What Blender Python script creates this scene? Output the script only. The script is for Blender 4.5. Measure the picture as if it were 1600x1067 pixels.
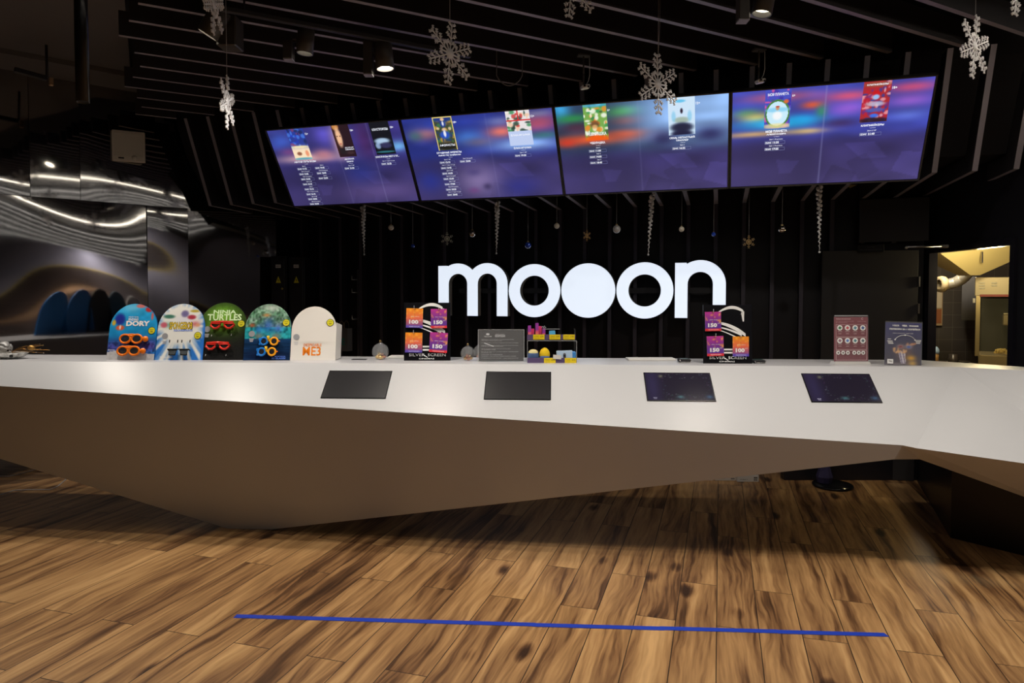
import bpy, bmesh, math, random
import numpy as np
from mathutils import Vector, Matrix
R_ = random.Random(7)
for o in list(bpy.data.objects): bpy.data.objects.remove(o)
SC = bpy.context.scene
COL = SC.collection
PI = math.pi

# ---------------------------------------------------------------- camera, world, exposure
F = 1067.0; TH = math.radians(16.94); PIT = math.radians(2.0); CX, CY = 800.0, 497.3; HC = 1.6
cam = bpy.data.objects.new('camera', bpy.data.cameras.new('camera')); COL.objects.link(cam)
cam.location = (0, 0, HC); cam.rotation_euler = (PI/2 - PIT, 0, TH)
cam.data.sensor_width = 36; cam.data.lens = 36*F/1600
cam.data.shift_y = -(533.5-CY)/1600; cam.data.clip_start = .02; cam.data.clip_end = 200
SC.camera = cam
SC.view_settings.view_transform = 'Standard'; SC.view_settings.look = 'None'
SC.view_settings.gamma = 1; SC.view_settings.use_curve_mapping = False
SC.view_settings.exposure = 0.0
w = bpy.data.worlds.new('world'); SC.world = w; w.use_nodes = True
w.node_tree.nodes['Background'].inputs[0].default_value = (.5, .5, .6, 1)
w.node_tree.nodes['Background'].inputs[1].default_value = .02
try: SC.cycles.use_denoising = True
except Exception: pass

def ray(x, y):
    u = (x-CX)/F; v = (CY-y)/F
    f = math.cos(PIT)+v*math.sin(PIT); z = -math.sin(PIT)+v*math.cos(PIT)
    c, s = math.cos(TH), math.sin(TH)
    return Vector(((u*c-f*s), (u*s+f*c), z)), f
CAM = Vector((0, 0, HC))
def at(x, y, D):
    d, f = ray(x, y); return CAM+d*(D/f)
def hitZ(x, y, z):
    d, f = ray(x, y); return CAM+d*((z-HC)/d.z)
def hitY(x, y, Y):
    d, f = ray(x, y); return CAM+d*(Y/d.y)
def hitP(x, y, p, n):
    d, f = ray(x, y); return CAM+d*((Vector(p)-CAM).dot(n)/d.dot(n))
def dist(p): return -p[0]*math.sin(TH)+p[1]*math.cos(TH)
RV = Vector((math.cos(TH), math.sin(TH), 0)); FV = Vector((-math.sin(TH), math.cos(TH), 0))

# ---------------------------------------------------------------- lights
def spot(x, y, z, tx, ty, power, ang=70, blend=.35, col=(1, .91, .80), r=.035, tz=0):
    l = bpy.data.lights.new('spot_light', 'SPOT'); l.energy = power; l.spot_size = math.radians(ang)
    l.spot_blend = blend; l.color = col; l.shadow_soft_size = r
    o = bpy.data.objects.new('spot_light', l); COL.objects.link(o); o.location = (x, y, z)
    o.rotation_euler = (Vector((tx, ty, tz))-Vector((x, y, z))).to_track_quat('-Z', 'Y').to_euler()
    return o
def point(x, y, z, power, col=(1, .85, .6), r=.1):
    l = bpy.data.lights.new('point_light', 'POINT'); l.energy = power; l.color = col; l.shadow_soft_size = r
    o = bpy.data.objects.new('point_light', l); COL.objects.link(o); o.location = (x, y, z); return o
def camp(lat, D, z): return RV*lat+FV*D+Vector((0, 0, z))
# ceiling spots over the counter, then added fill spots over the customer side
for X_, pw in ((-5.0, 75), (-3.75, 100), (-2.0, 100), (-.55, 90), (.55, 85), (1.7, 80), (2.9, 60)):
    spot(X_, 3.28, 3.0, X_, 3.22, 0 or pw, 125, .8)
spot(-1.9, 3.65, 2.91, -1.95, 3.6, 40, 85, .5)
spot(.3, 4.15, 3.0, .4, 4.6, 40, 160, .9)
for lat, D, pw in ((-3.0, 1.8, 15), (0, 1.5, 15), (3.0, 1.2, 13)):
    p = camp(lat, D, 3.0); spot(p.x, p.y, p.z, p.x, p.y, pw, 110, .9)  # unseen fill, brightens the counter underside and the near floor

# ---------------------------------------------------------------- materials
def lin(c): return tuple((v/12.92 if v <= .04045 else ((v+.055)/1.055)**2.4) for v in c[:3])
def hexc(r, g, b): return lin((r/255, g/255, b/255))
MATS = {}
def mat(name, col=(.5, .5, .5), rough=.5, metal=0, emit=0, trans=0, ior=1.45, alpha=1, spec=.5, coat=0, vary=.0, scale=20, attr=None, ecol=None):
    if name in MATS: return MATS[name]
    m = bpy.data.materials.new(name); m.use_nodes = True; nt = m.node_tree; b = nt.nodes['Principled BSDF']
    b.inputs['Base Color'].default_value = (*col, 1); b.inputs['Roughness'].default_value = rough
    b.inputs['Metallic'].default_value = metal; b.inputs['IOR'].default_value = ior
    b.inputs['Transmission Weight'].default_value = trans; b.inputs['Alpha'].default_value = alpha
    b.inputs['Specular IOR Level'].default_value = spec; b.inputs['Coat Weight'].default_value = coat
    if emit:
        b.inputs['Emission Color'].default_value = (*(ecol or col), 1); b.inputs['Emission Strength'].default_value = emit
    if vary:
        n = nt.nodes.new('ShaderNodeTexNoise'); n.inputs['Scale'].default_value = scale; n.inputs['Detail'].default_value = 4
        tc = nt.nodes.new('ShaderNodeTexCoord'); nt.links.new(tc.outputs['Object'], n.inputs['Vector'])
        mx = nt.nodes.new('ShaderNodeMix'); mx.data_type = 'RGBA'
        mx.inputs['A'].default_value = (*[c*(1-vary) for c in col], 1); mx.inputs['B'].default_value = (*[min(1, c*(1+vary)) for c in col], 1)
        nt.links.new(n.outputs['Fac'], mx.inputs['Factor']); nt.links.new(mx.outputs['Result'], b.inputs['Base Color'])
    if attr:
        a = nt.nodes.new('ShaderNodeVertexColor'); a.layer_name = 'Col'
        if emit:
            b.inputs['Base Color'].default_value = (.01, .01, .01, 1)
            nt.links.new(a.outputs['Color'], b.inputs['Emission Color'])
        else: nt.links.new(a.outputs['Color'], b.inputs['Base Color'])
    MATS[name] = m; return m
M_black = mat('matte_black_paint', (.012, .011, .013), .55, vary=.2)
M_slat = mat('slat_laminate', (.022, .020, .024), .5, vary=.15, scale=6)
M_slat_lit = mat('slat_edge_lit', (.27, .25, .29), .45, vary=.15, scale=6)  # light from the floor on the slat edges, put into the colour
M_slat_dim = mat('slat_front_dim', (.055, .05, .07), .5, vary=.15, scale=6)  # same laminate, dimmer light on the wall runs put into the colour
M_ceil = mat('black_ceiling', (.006, .005, .007), .8)
M_wall = mat('black_wall', (.010, .009, .013), .45, vary=.25, scale=3)
M_white = mat('white_solid_surface', (.46, .465, .48), .34, vary=.02, scale=3, spec=.45)
M_plastic_w = mat('white_plastic', (.7, .69, .66), .4)
M_silver = mat('silver_glitter', (.88, .88, .95), .4, .1, vary=.3, scale=200)
M_gold = mat('gold_glitter', (.75, .52, .22), .3, .8, vary=.3, scale=200)
M_chrome = mat('chrome', (.8, .78, .76), .08, 1)
M_steel = mat('brushed_steel', (.45, .43, .4), .3, 1)
M_glass = mat('clear_glass', (.85, .88, .92), .03, alpha=.13, spec=1, coat=1)
M_acryl = mat('clear_acrylic', (.9, .92, .95), .05, alpha=.045, spec=.8)
M_print = mat('printed_card', (1, 1, 1), .45, attr=1)
M_gloss = mat('glossy_print', (1, 1, 1), .12, attr=1)
M_wink = mat('white_ink', (.85, .85, .85), .5)
M_kink = mat('black_ink', (.01, .01, .01), .5)
M_yel = mat('yellow_sticker', hexc(225, 215, 40), .45)
M_scr = mat('lit_screen', (1, 1, 1), .35, emit=1.0, attr=1)
M_stxt = mat('lit_lettering', (.85, .9, 1), .4, emit=.95)
M_gtxt = mat('dim_lettering', (.35, .42, .75), .4, emit=.45)
M_bezel = mat('dark_bezel', (.03, .028, .024), .3)
M_thread = mat('grey_thread', (.32, .32, .34), .6)
M_blackgl = mat('gloss_black_acrylic', (.008, .008, .010), .12)

# ---------------------------------------------------------------- mesh helpers
class MB:
    def __init__(s): s.v = []; s.f = []; s.m = []; s.sm = []
    def add(s, vs, fs, mi=0, smooth=False):
        n = len(s.v); s.v += [tuple(v) for v in vs]
        for f in fs: s.f.append(tuple(n+i for i in f)); s.m.append(mi); s.sm.append(smooth)
    def box(s, c, d, rot=None, mi=0, bev=0):
        c = Vector(c); h = Vector(d)/2
        if bev > 0:
            b = bev
            prof = [(-h.x+b, -h.y), (h.x-b, -h.y), (h.x, -h.y+b), (h.x, h.y-b), (h.x-b, h.y), (-h.x+b, h.y), (-h.x, h.y-b), (-h.x, -h.y+b)]
            ins = [(x*(h.x-b)/h.x, y*(h.y-b)/h.y) for x, y in prof]
            rings = [(ins, -h.z), (prof, -h.z+b), (prof, h.z-b), (ins, h.z)]
            vs = [Vector((x, y, z)) for r, z in rings for x, y in r]
            fs = [tuple(range(7, -1, -1)), tuple(range(24, 32))]
            for r in range(3):
                for i in range(8): j = (i+1) % 8; fs.append((r*8+i, r*8+j, r*8+8+j, r*8+8+i))
        else:
            vs = [Vector((x*h.x, y*h.y, z*h.z)) for z in (-1, 1) for y in (-1, 1) for x in (-1, 1)]
            fs = [(0, 2, 3, 1), (4, 5, 7, 6), (0, 1, 5, 4), (2, 6, 7, 3), (0, 4, 6, 2), (1, 3, 7, 5)]
        if rot is not None: vs = [rot @ v for v in vs]
        s.add([c+v for v in vs], fs, mi); return s
    def tube(s, pts, r, n=8, mi=0, closed=False, caps=True, smooth=True):
        pts = [Vector(p) for p in pts]; N = len(pts)
        rr = r if isinstance(r, (list, tuple)) else [r]*N
        vs = []; up = None
        for i, p in enumerate(pts):
            a = pts[(i-1) % N] if (closed or i > 0) else p; b = pts[(i+1) % N] if (closed or i < N-1) else p
            t = (b-a); t = t.normalized() if t.length > 1e-9 else Vector((0, 0, 1))
            if up is None:
                up = Vector((0, 0, 1)) if abs(t.z) < .9 else Vector((1, 0, 0))
            e1 = t.cross(up)
            if e1.length < 1e-4: e1 = t.orthogonal()
            e1.normalize(); e2 = e1.cross(t).normalized(); up = e2
            for k in range(n):
                an = 2*PI*k/n; vs.append(p+e1*math.cos(an)*rr[i]+e2*math.sin(an)*rr[i])
        fs = []
        for i in range(N if closed else N-1):
            j = (i+1) % N
            for k in range(n):
                l = (k+1) % n; fs.append((i*n+k, j*n+k, j*n+l, i*n+l))
        if caps and not closed:
            fs.append(tuple(range(n))); fs.append(tuple(range((N-1)*n+n-1, (N-1)*n-1, -1)))
        s.add(vs, fs, mi, smooth); return s
    def lathe(s, prof, c=(0, 0, 0), n=24, mi=0, rot=None, smooth=True):
        c = Vector(c); vs = []; fs = []
        if max(q[1] for q in prof)-min(q[1] for q in prof) < .004: smooth = False
        for r, z in prof:
            for k in range(n):
                v = Vector((r*math.cos(2*PI*k/n), r*math.sin(2*PI*k/n), z))
                if rot is not None: v = rot @ v
                vs.append(c+v)
        for i in range(len(prof)-1):
            for k in range(n):
                l = (k+1) % n; fs.append((i*n+k, i*n+l, i*n+n+l, i*n+n+k))
        s.add(vs, fs, mi, smooth); return s
    def ball(s, c, r, n=20, mi=0, sq=(1, 1, 1)):
        c = Vector(c); m = max(6, n//2); vs = [c+Vector((0, 0, -r*sq[2]))]; fs = []
        for i in range(1, m):
            a = -PI/2+PI*i/m
            for k in range(n):
                vs.append(c+Vector((r*sq[0]*math.cos(a)*math.cos(2*PI*k/n), r*sq[1]*math.cos(a)*math.sin(2*PI*k/n), r*sq[2]*math.sin(a))))
        vs.append(c+Vector((0, 0, r*sq[2]))); L = len(vs)-1
        for k in range(n):
            l = (k+1) % n; fs.append((0, 1+l, 1+k)); fs.append((L, L-n+k, L-n+l))
            for i in range(m-2): fs.append((1+i*n+k, 1+i*n+l, 1+i*n+n+l, 1+i*n+n+k))
        s.add(vs, fs, mi, True); return s
    def prism(s, poly, d0, d1, fr=None, mi=0, side=None):
        """poly in (x,z), extruded along y d0..d1; fr maps local->world"""
        n = len(poly)
        ar = sum(poly[i][0]*poly[(i+1) % n][1]-poly[(i+1) % n][0]*poly[i][1] for i in range(n))
        if ar < 0: poly = poly[::-1]
        vs = [Vector((x, d0, z)) for x, z in poly]+[Vector((x, d1, z)) for x, z in poly]
        if fr is not None: vs = [fr @ v for v in vs]
        s.add(vs, [tuple(range(n)), tuple(range(2*n-1, n-1, -1))], mi)
        s.add(vs, [(i, i+n, (i+1) % n+n, (i+1) % n) for i in range(n)], mi if side is None else side)
        return s
    def quad(s, a, b, c, d, mi=0): s.add([a, b, c, d], [(0, 1, 2, 3)], mi); return s
    def build(s, name, mats, parent=None, loc=None, rot=None):
        me = bpy.data.meshes.new(name); me.from_pydata(s.v, [], s.f)
        if not isinstance(mats, (list, tuple)): mats = [mats]
        for m in mats: me.materials.append(m)
        me.polygons.foreach_set('material_index', s.m); me.polygons.foreach_set('use_smooth', s.sm)
        me.update()
        o = bpy.data.objects.new(name, me); COL.objects.link(o)
        if parent: o.parent = parent
        if loc is not None: o.location = loc
        if rot is not None: o.rotation_euler = rot
        return o
def tag(o, label=None, cat=None, group=None, kind=None):
    if label: o['label'] = label
    if cat: o['category'] = cat
    if group: o['group'] = group
    if kind: o['kind'] = kind
    return o
def thing(name, label, cat, loc=(0, 0, 0), rz=0, group=None, rot=None):
    o = bpy.data.objects.new(name, None); COL.objects.link(o); o.location = loc
    o.rotation_euler = rot if rot else (0, 0, rz); o.empty_display_size = .05
    return tag(o, label, cat, group)
def copy_tree(o, parent=None):
    c = o.copy(); COL.objects.link(c); c.parent = parent
    for ch in list(o.children): copy_tree(ch, c)
    return c
def struct(mb, name, m, parent=None):
    o = mb.build(name, m, parent)
    if not parent: o['kind'] = 'structure'
    return o
_tc = {}
def text(mb, s, x, z, w, h, y=0, bold=0, mi=0, shear=0, fit=True):
    """lettering fitted to the box x..x+w, z..z+h in the local xz plane, facing -y"""
    key = (s, bold, shear)
    if key not in _tc:
        cu = bpy.data.curves.new('t', 'FONT'); cu.body = s; cu.resolution_u = 2; cu.offset = bold; cu.shear = shear; cu.size = 1
        ob = bpy.data.objects.new('t', cu); COL.objects.link(ob)
        dg = bpy.context.evaluated_depsgraph_get(); me = bpy.data.meshes.new_from_object(ob.evaluated_get(dg))
        vs = [tuple(v.co) for v in me.vertices]; fs = [tuple(p.vertices) for p in me.polygons]
        bpy.data.objects.remove(ob); bpy.data.curves.remove(cu); bpy.data.meshes.remove(me)
        _tc[key] = (vs, fs)
    vs, fs = _tc[key]
    if not vs: return
    x0 = min(v[0] for v in vs); x1 = max(v[0] for v in vs); z0 = min(v[1] for v in vs); z1 = max(v[1] for v in vs)
    sx = w/max(1e-6, x1-x0); sz = h/max(1e-6, z1-z0)
    mb.add([(x+(v[0]-x0)*sx, y, z+(v[1]-z0)*sz) for v in vs], fs, mi)
def picture(name, W, H, fn, m, parent, nx=40, ny=40, x0=0, z0=0, y=0, arch=None, thick=0):
    """a printed or lit surface: a grid in the local xz plane whose colours come from fn(u, v)"""
    u = np.linspace(0, 1, nx+1); v = np.linspace(0, 1, ny+1); U, V = np.meshgrid(u, v)
    if arch is not None:
        wv = np.where(V > arch, np.sqrt(np.clip(1-((V-arch)/(1-arch))**2, .0009, 1)), 1.0); U = .5+(U-.5)*wv
    co = np.stack([x0+U*W, np.full_like(U, y), z0+V*H], -1).reshape(-1, 3)
    idx = np.arange((nx+1)*(ny+1)).reshape(ny+1, nx+1)
    fs = np.stack([idx[:-1, :-1], idx[:-1, 1:], idx[1:, 1:], idx[1:, :-1]], -1).reshape(-1, 4)
    me = bpy.data.meshes.new(name); me.from_pydata(co.tolist(), [], fs.tolist()); me.materials.append(m)
    c = np.clip(np.asarray(fn(U, V)), 0, 1).reshape(-1, 3)
    c = np.where(c <= .04045, c/12.92, ((c+.055)/1.055)**2.4)
    a = me.color_attributes.new('Col', 'FLOAT_COLOR', 'POINT')
    a.data.foreach_set('color', np.concatenate([c, np.ones((len(c), 1))], 1).astype(np.float32).ravel())
    o = bpy.data.objects.new(name, me); COL.objects.link(o); o.parent = parent; return o
def sharp(U, V, base, bl, e=3):
    out = base.copy()
    for cx, cy, rx, ry, col, k in bl:
        g = np.exp(-((((U-cx)/rx)**2+((V-cy)/ry)**2)/1.1)**e)[..., None]*k
        out = out*(1-g)+C3(*col)*g
    return out
def C3(*c): return np.array([v/255 for v in c])
def blobs(U, V, base, bl, asp=1.0):
    out = base.copy()
    for cx, cy, rx, ry, col, k in bl:
        g = np.exp(-(((U-cx)/rx)**2+((V-cy)/ry)**2))[..., None]*k
        out = out*(1-g)+C3(*col)*g
    return out
def vnoise(U, V, fx, fy, seed=0):
    r = np.random.RandomState(seed); g = r.rand(64, 64)
    x = U*fx; y = V*fy; xi = np.floor(x).astype(int); yi = np.floor(y).astype(int); tx = x-xi; ty = y-yi
    tx = tx*tx*(3-2*tx); ty = ty*ty*(3-2*ty)
    G = lambda a, b: g[a % 64, b % 64]
    return (G(xi, yi)*(1-tx)+G(xi+1, yi)*tx)*(1-ty)+(G(xi, yi+1)*(1-tx)+G(xi+1, yi+1)*tx)*ty

# ================================================================ SETTING
# floor ------------------------------------------------------------
def floor_mat():
    m = bpy.data.materials.new('wood_plank_floor'); m.use_nodes = True; nt = m.node_tree; N = nt.nodes; L = nt.links
    b = N['Principled BSDF']
    def nn(t, **k):
        n = N.new(t)
        for a, v in k.items(): setattr(n, a, v)
        return n
    def mth(op, a, c=None, cl=False):
        n = nn('ShaderNodeMath', operation=op, use_clamp=cl)
        for i, q in enumerate((a, c)):
            if q is None: continue
            if isinstance(q, (int, float)): n.inputs[i].default_value = q
            else: L.new(q, n.inputs[i])
        return n.outputs[0]
    tc = nn('ShaderNodeTexCoord'); sp = nn('ShaderNodeSeparateXYZ'); L.new(tc.outputs['Object'], sp.inputs[0])
    cb = nn('ShaderNodeCombineXYZ'); L.new(sp.outputs['Y'], cb.inputs[0]); L.new(sp.outputs['X'], cb.inputs[1])
    br = nn('ShaderNodeTexBrick', offset=.37, offset_frequency=2, squash=1); L.new(cb.outputs[0], br.inputs['Vector'])
    br.inputs['Color1'].default_value = (0, 0, 0, 1); br.inputs['Color2'].default_value = (1, 1, 1, 1); br.inputs['Mortar'].default_value = (.5, .5, .5, 1)
    br.inputs['Scale'].default_value = 1; br.inputs['Mortar Size'].default_value = .0022; br.inputs['Mortar Smooth'].default_value = .1
    br.inputs['Brick Width'].default_value = 1.29; br.inputs['Row Height'].default_value = .193; br.inputs['Bias'].default_value = 0
    rnd = nn('ShaderNodeSeparateColor'); L.new(br.outputs['Color'], rnd.inputs[0]); rv = rnd.outputs[0]
    # warped, stretched grain, offset on every plank
    off = mth('MULTIPLY', rv, 37.0)
    wn = nn('ShaderNodeTexNoise'); wc = nn('ShaderNodeCombineXYZ')
    L.new(mth('MULTIPLY', sp.outputs['X'], 5.0), wc.inputs[0]); L.new(mth('MULTIPLY', sp.outputs['Y'], 1.3), wc.inputs[1]); L.new(off, wc.inputs[2])
    L.new(wc.outputs[0], wn.inputs['Vector']); wn.inputs['Scale'].default_value = 1.0; wn.inputs['Detail'].default_value = 3
    warp = mth('MULTIPLY', mth('SUBTRACT', wn.outputs['Fac'], .5), .16)
    gc = nn('ShaderNodeCombineXYZ')
    L.new(mth('MULTIPLY', mth('ADD', sp.outputs['X'], warp), 13.0), gc.inputs[0]); L.new(mth('MULTIPLY', sp.outputs['Y'], .75), gc.inputs[1]); L.new(off, gc.inputs[2])
    g1 = nn('ShaderNodeTexNoise'); L.new(gc.outputs[0], g1.inputs['Vector']); g1.inputs['Scale'].default_value = 1.0; g1.inputs['Detail'].default_value = 4; g1.inputs['Roughness'].default_value = .55
    fc = nn('ShaderNodeCombineXYZ')
    L.new(mth('MULTIPLY', mth('ADD', sp.outputs['X'], mth('MULTIPLY', warp, .7)), 62.0), fc.inputs[0]); L.new(mth('MULTIPLY', sp.outputs['Y'], 3.0), fc.inputs[1]); L.new(off, fc.inputs[2])
    g2 = nn('ShaderNodeTexNoise'); L.new(fc.outputs[0], g2.inputs['Vector']); g2.inputs['Scale'].default_value = 1.0; g2.inputs['Detail'].default_value = 3
    # knots
    kc = nn('ShaderNodeCombineXYZ'); L.new(mth('MULTIPLY', sp.outputs['X'], 3.4), kc.inputs[0]); L.new(mth('MULTIPLY', sp.outputs['Y'], 1.5), kc.inputs[1]); L.new(off, kc.inputs[2])
    vo = nn('ShaderNodeTexVoronoi'); L.new(kc.outputs[0], vo.inputs['Vector']); vo.inputs['Scale'].default_value = 1.0
    kn = nn('ShaderNodeMapRange'); L.new(vo.outputs['Distance'], kn.inputs['Value']); kn.inputs['From Min'].default_value = .03; kn.inputs['From Max'].default_value = .16; kn.inputs['To Min'].default_value = .32; kn.inputs['To Max'].default_value = 0
    v = mth('ADD', mth('MULTIPLY', g1.outputs['Fac'], .9), mth('MULTIPLY', mth('SUBTRACT', g2.outputs['Fac'], .5), .36))
    v = mth('ADD', v, mth('MULTIPLY', mth('SUBTRACT', rv, .5), .10))
    v = mth('SUBTRACT', v, kn.outputs[0], True)
    cr = nn('ShaderNodeValToRGB'); L.new(v, cr.inputs[0]); e = cr.color_ramp.elements
    e[0].position = .20; e[0].color = (.035, .016, .008, 1); e[1].position = .70; e[1].color = (.56, .335, .145, 1)
    for p, c in ((.31, (.11, .052, .022, 1)), (.38, (.215, .110, .045, 1)), (.45, (.30, .165, .067, 1)), (.52, (.385, .215, .088, 1)), (.58, (.44, .26, .11, 1))):
        q = e.new(p); q.color = c
    mx = nn('ShaderNodeMix', data_type='RGBA'); L.new(br.outputs['Fac'], mx.inputs['Factor']); L.new(cr.outputs[0], mx.inputs['A']); mx.inputs['B'].default_value = (.02, .012, .008, 1)
    L.new(mx.outputs['Result'], b.inputs['Base Color'])
    b.inputs['Roughness'].default_value = .40; b.inputs['Specular IOR Level'].default_value = .35
    bp = nn('ShaderNodeBump'); bp.inputs['Strength'].default_value = .25; bp.inputs['Distance'].default_value = .002
    L.new(mth('SUBTRACT', v, mth('MULTIPLY', br.outputs['Fac'], 1.0)), bp.inputs['Height']); L.new(bp.outputs[0], b.inputs['Normal'])
    return m
mb = MB(); mb.box((8.3, -7.5, -.05), (36, 35, .1)); struct(mb, 'floor', floor_mat())

# back wall, right wall ------------------------------------------------------
WY = 6.62
JF = at(1449, 470, 5.83); JF.z = 0      # far jamb of the kitchen opening
JN = at(1588, 470, 4.76); JN.z = 0      # near jamb
wd = (JN-JF).normalized(); wn = Vector((wd.y, -wd.x, 0))       # along the right wall / away from the hall
wn = wn if wn.x > 0 else -wn
CORN = JF+(JF-JN).normalized()*.12
mb = MB(); mb.box(((-5.6+CORN.x)/2, WY+.06, 1.6), (CORN.x+5.6, .12, 3.2)); struct(mb, 'wall_back', M_wall)
def wallbox(mb, a, b, z0, z1, t=.04):
    p = [a, b, b+wn*t, a+wn*t]
    vs = [Vector((q.x, q.y, z)) for z in (z0, z1) for q in p]
    mb.add(vs, [(0, 3, 2, 1), (4, 5, 6, 7), (0, 1, 5, 4), (1, 2, 6, 5), (2, 3, 7, 6), (3, 0, 4, 7)])
HEADZ = 1.95
mb = MB(); wallbox(mb, CORN, JF, 0, 2.58); wallbox(mb, JN, JN+wd*.34, 0, 2.58); wallbox(mb, JF, JN, HEADZ, 2.58)
struct(mb, 'wall_right', M_wall)
# door trim: frame of the kitchen opening
M_trim = mat('black_door_trim', (.014, .013, .02), .25)
mb = MB(); wallbox(mb, JF-wn*.02, JF+wd*.05-wn*.02, 0, HEADZ+.05, .07); wallbox(mb, JN-wd*.05-wn*.02, JN-wn*.02, 0, HEADZ+.05, .07); wallbox(mb, JF+wd*.05-wn*.02, JN-wd*.05-wn*.02, HEADZ-.005, HEADZ+.05, .07)
struct(mb, 'trim_1', M_trim)
mb = MB(); mb.box((-1.4, WY-.011, .05), (6.0, .02, .1)); struct(mb, 'baseboard_back', mat('grey_baseboard', (.2, .19, .18), .5))

# black ceiling, and the black shell behind the sloping slats
BY, BZ = 5.10, 3.19; SY, SZ = 5.40, 2.442
mb = MB(); mb.box((8.3, -7.5, 3.62), (36, 31, .1)); struct(mb, 'ceiling', M_ceil)
# sloping bulkhead behind the slats
mb = MB()
pr = [(BY+.24, 3.56), (BY+.24, BZ), (SY+.2, SZ+.14), (WY, SZ+.14), (WY, 3.56)]
mb.prism(pr, 0, 9.4, Matrix(((0, 1, 0, -4.95), (1, 0, 0, 0), (0, 0, 1, 0), (0, 0, 0, 1))))
struct(mb, 'trim_2', M_ceil)

# added unseen light, brightens the pale far wall mirrored in the steel
l = bpy.data.lights.new('added_wall_light', 'AREA'); l.shape = 'RECTANGLE'; l.size = 24; l.size_y = .08; l.energy = 900; l.color = (.95, .93, 1)
o = bpy.data.objects.new('added_wall_light', l); COL.objects.link(o); o.location = (24.8, -8, 3.4); o.rotation_euler = (Vector((1, 0, -.9))).to_track_quat('-Z', 'X').to_euler()

# polished steel wall on the left -------------------------------------------
WA = at(0, 470, 5.7); WB = at(432, 470, 7.25); WA.z = WB.z = 0
md = (WB-WA).normalized(); mn = Vector((md.y, -md.x, 0)); mlen = (WB-WA).length
if mn.dot(-WA) < 0: mn = -mn
def wpar(x):   # distance along the steel wall (from WA) seen at pixel column x
    d, f = ray(x, 470); A = np.array([[d.x, -md.x], [d.y, -md.y]]); t = np.linalg.solve(A, [WA.x, WA.y]); return t[1]
def steel_mat():
    m = mat('polished_steel', (.40, .39, .385), .13, 1); nt = m.node_tree; b = nt.nodes['Principled BSDF']
    n = nt.nodes.new('ShaderNodeTexNoise'); mp = nt.nodes.new('ShaderNodeMapping'); tc = nt.nodes.new('ShaderNodeTexCoord')
    nt.links.new(tc.outputs['Object'], mp.inputs[0]); mp.inputs['Scale'].default_value = (2, 2, 260); nt.links.new(mp.outputs[0], n.inputs['Vector'])
    n.inputs['Scale'].default_value = 1; n.inputs['Detail'].default_value = 3
    mr = nt.nodes.new('ShaderNodeMapRange'); mr.inputs['To Min'].default_value = .02; mr.inputs['To Max'].default_value = .07
    nt.links.new(n.outputs['Fac'], mr.inputs['Value']); nt.links.new(mr.outputs[0], b.inputs['Roughness']); return m
M_mirror = steel_mat()
LEANUP = .018
rw = random.Random(11)
def sheet(mb, t0, t1, z0, z1, seed, lean=0):
    r = random.Random(seed); ws = [(r.uniform(.7, 1.5), r.uniform(1.1, 2.6), r.uniform(0, 6.3), r.uniform(0, 6.3), r.uniform(.0018, .0038)) for _ in range(5)]
    tilt = r.uniform(-.006, .006); n = max(8, int((t1-t0)/.05)); k = max(8, int((z1-z0)/.035)); vs = []
    for j in range(k+1):
        z = z0+(z1-z0)*j/k
        for i in range(n+1):
            t = t0+(t1-t0)*i/n
            d = sum(a*math.sin(fx*2*t+p1)*math.sin(fz*2.2*z+p2+.7*t) for fx, fz, p1, p2, a in ws)+(tilt*.6+lean)*(z-z0)+.014
            p = WA+md*t+mn*d; vs.append((p.x, p.y, z))
    fs = [(j*(n+1)+i, j*(n+1)+i+1, (j+1)*(n+1)+i+1, (j+1)*(n+1)+i) for j in range(k) for i in range(n)]
    mb.add(vs, fs, 0, True)
mb = MB()
low = [wpar(-700), wpar(-260), wpar(-20), wpar(231), wpar(295), wpar(432)]
for i in range(5): sheet(mb, low[i]+.002, low[i+1]-.002, .0, 2.43, 30+i)
up = [wpar(-700), wpar(-200), wpar(51), wpar(129), wpar(432)]
for i in range(4): sheet(mb, up[i]+.002, up[i+1]-.002, 2.434, 3.52, 60+i, LEANUP)
t0, t1 = low[0], low[-1]
p = [WA+md*t0-mn*.12, WA+md*t1-mn*.12, WA+md*t1-mn*.02, WA+md*t0-mn*.02]
mb.add([Vector((q.x, q.y, z)) for z in (0, 3.56) for q in p], [(0, 1, 5, 4), (1, 2, 6, 5), (2, 3, 7, 6), (3, 0, 4, 7), (4, 5, 6, 7)], 1)
struct(mb, 'wall_left', [M_mirror, M_black])
# grey plaster ceiling with a dropped edge, over the steel wall
E0 = Vector((-5.25, 5.15, 0)); e45 = Vector((1, -1, 0)).normalized(); f45 = Vector((1, 1, 0)).normalized()
M_grey = mat('grey_plaster', (.11, .095, .085), .8, vary=.08, scale=2)
mb = MB()
p = [E0-f45*.03-e45*1.5, E0-f45*.03+e45*9, E0-f45*9+e45*9, E0-f45*9-e45*1.5]
mb.add([Vector((q.x, q.y, z)) for z in (3.50, 3.56) for q in p], [(3, 2, 1, 0), (4, 5, 6, 7), (0, 1, 5, 4), (1, 2, 6, 5), (2, 3, 7, 6), (3, 0, 4, 7)])
p = [WA+md*(t0)+mn*.02, WA+md*t1+mn*.02, WA+md*t1+mn*.5, WA+md*t0+mn*.5]
mb.add([Vector((q.x, q.y, z)) for z in (3.46, 3.505) for q in p], [(3, 2, 1, 0), (0, 1, 5, 4), (1, 2, 6, 5), (2, 3, 7, 6), (3, 0, 4, 7)])
o = struct(mb, 'trim_3', M_grey)
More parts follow.
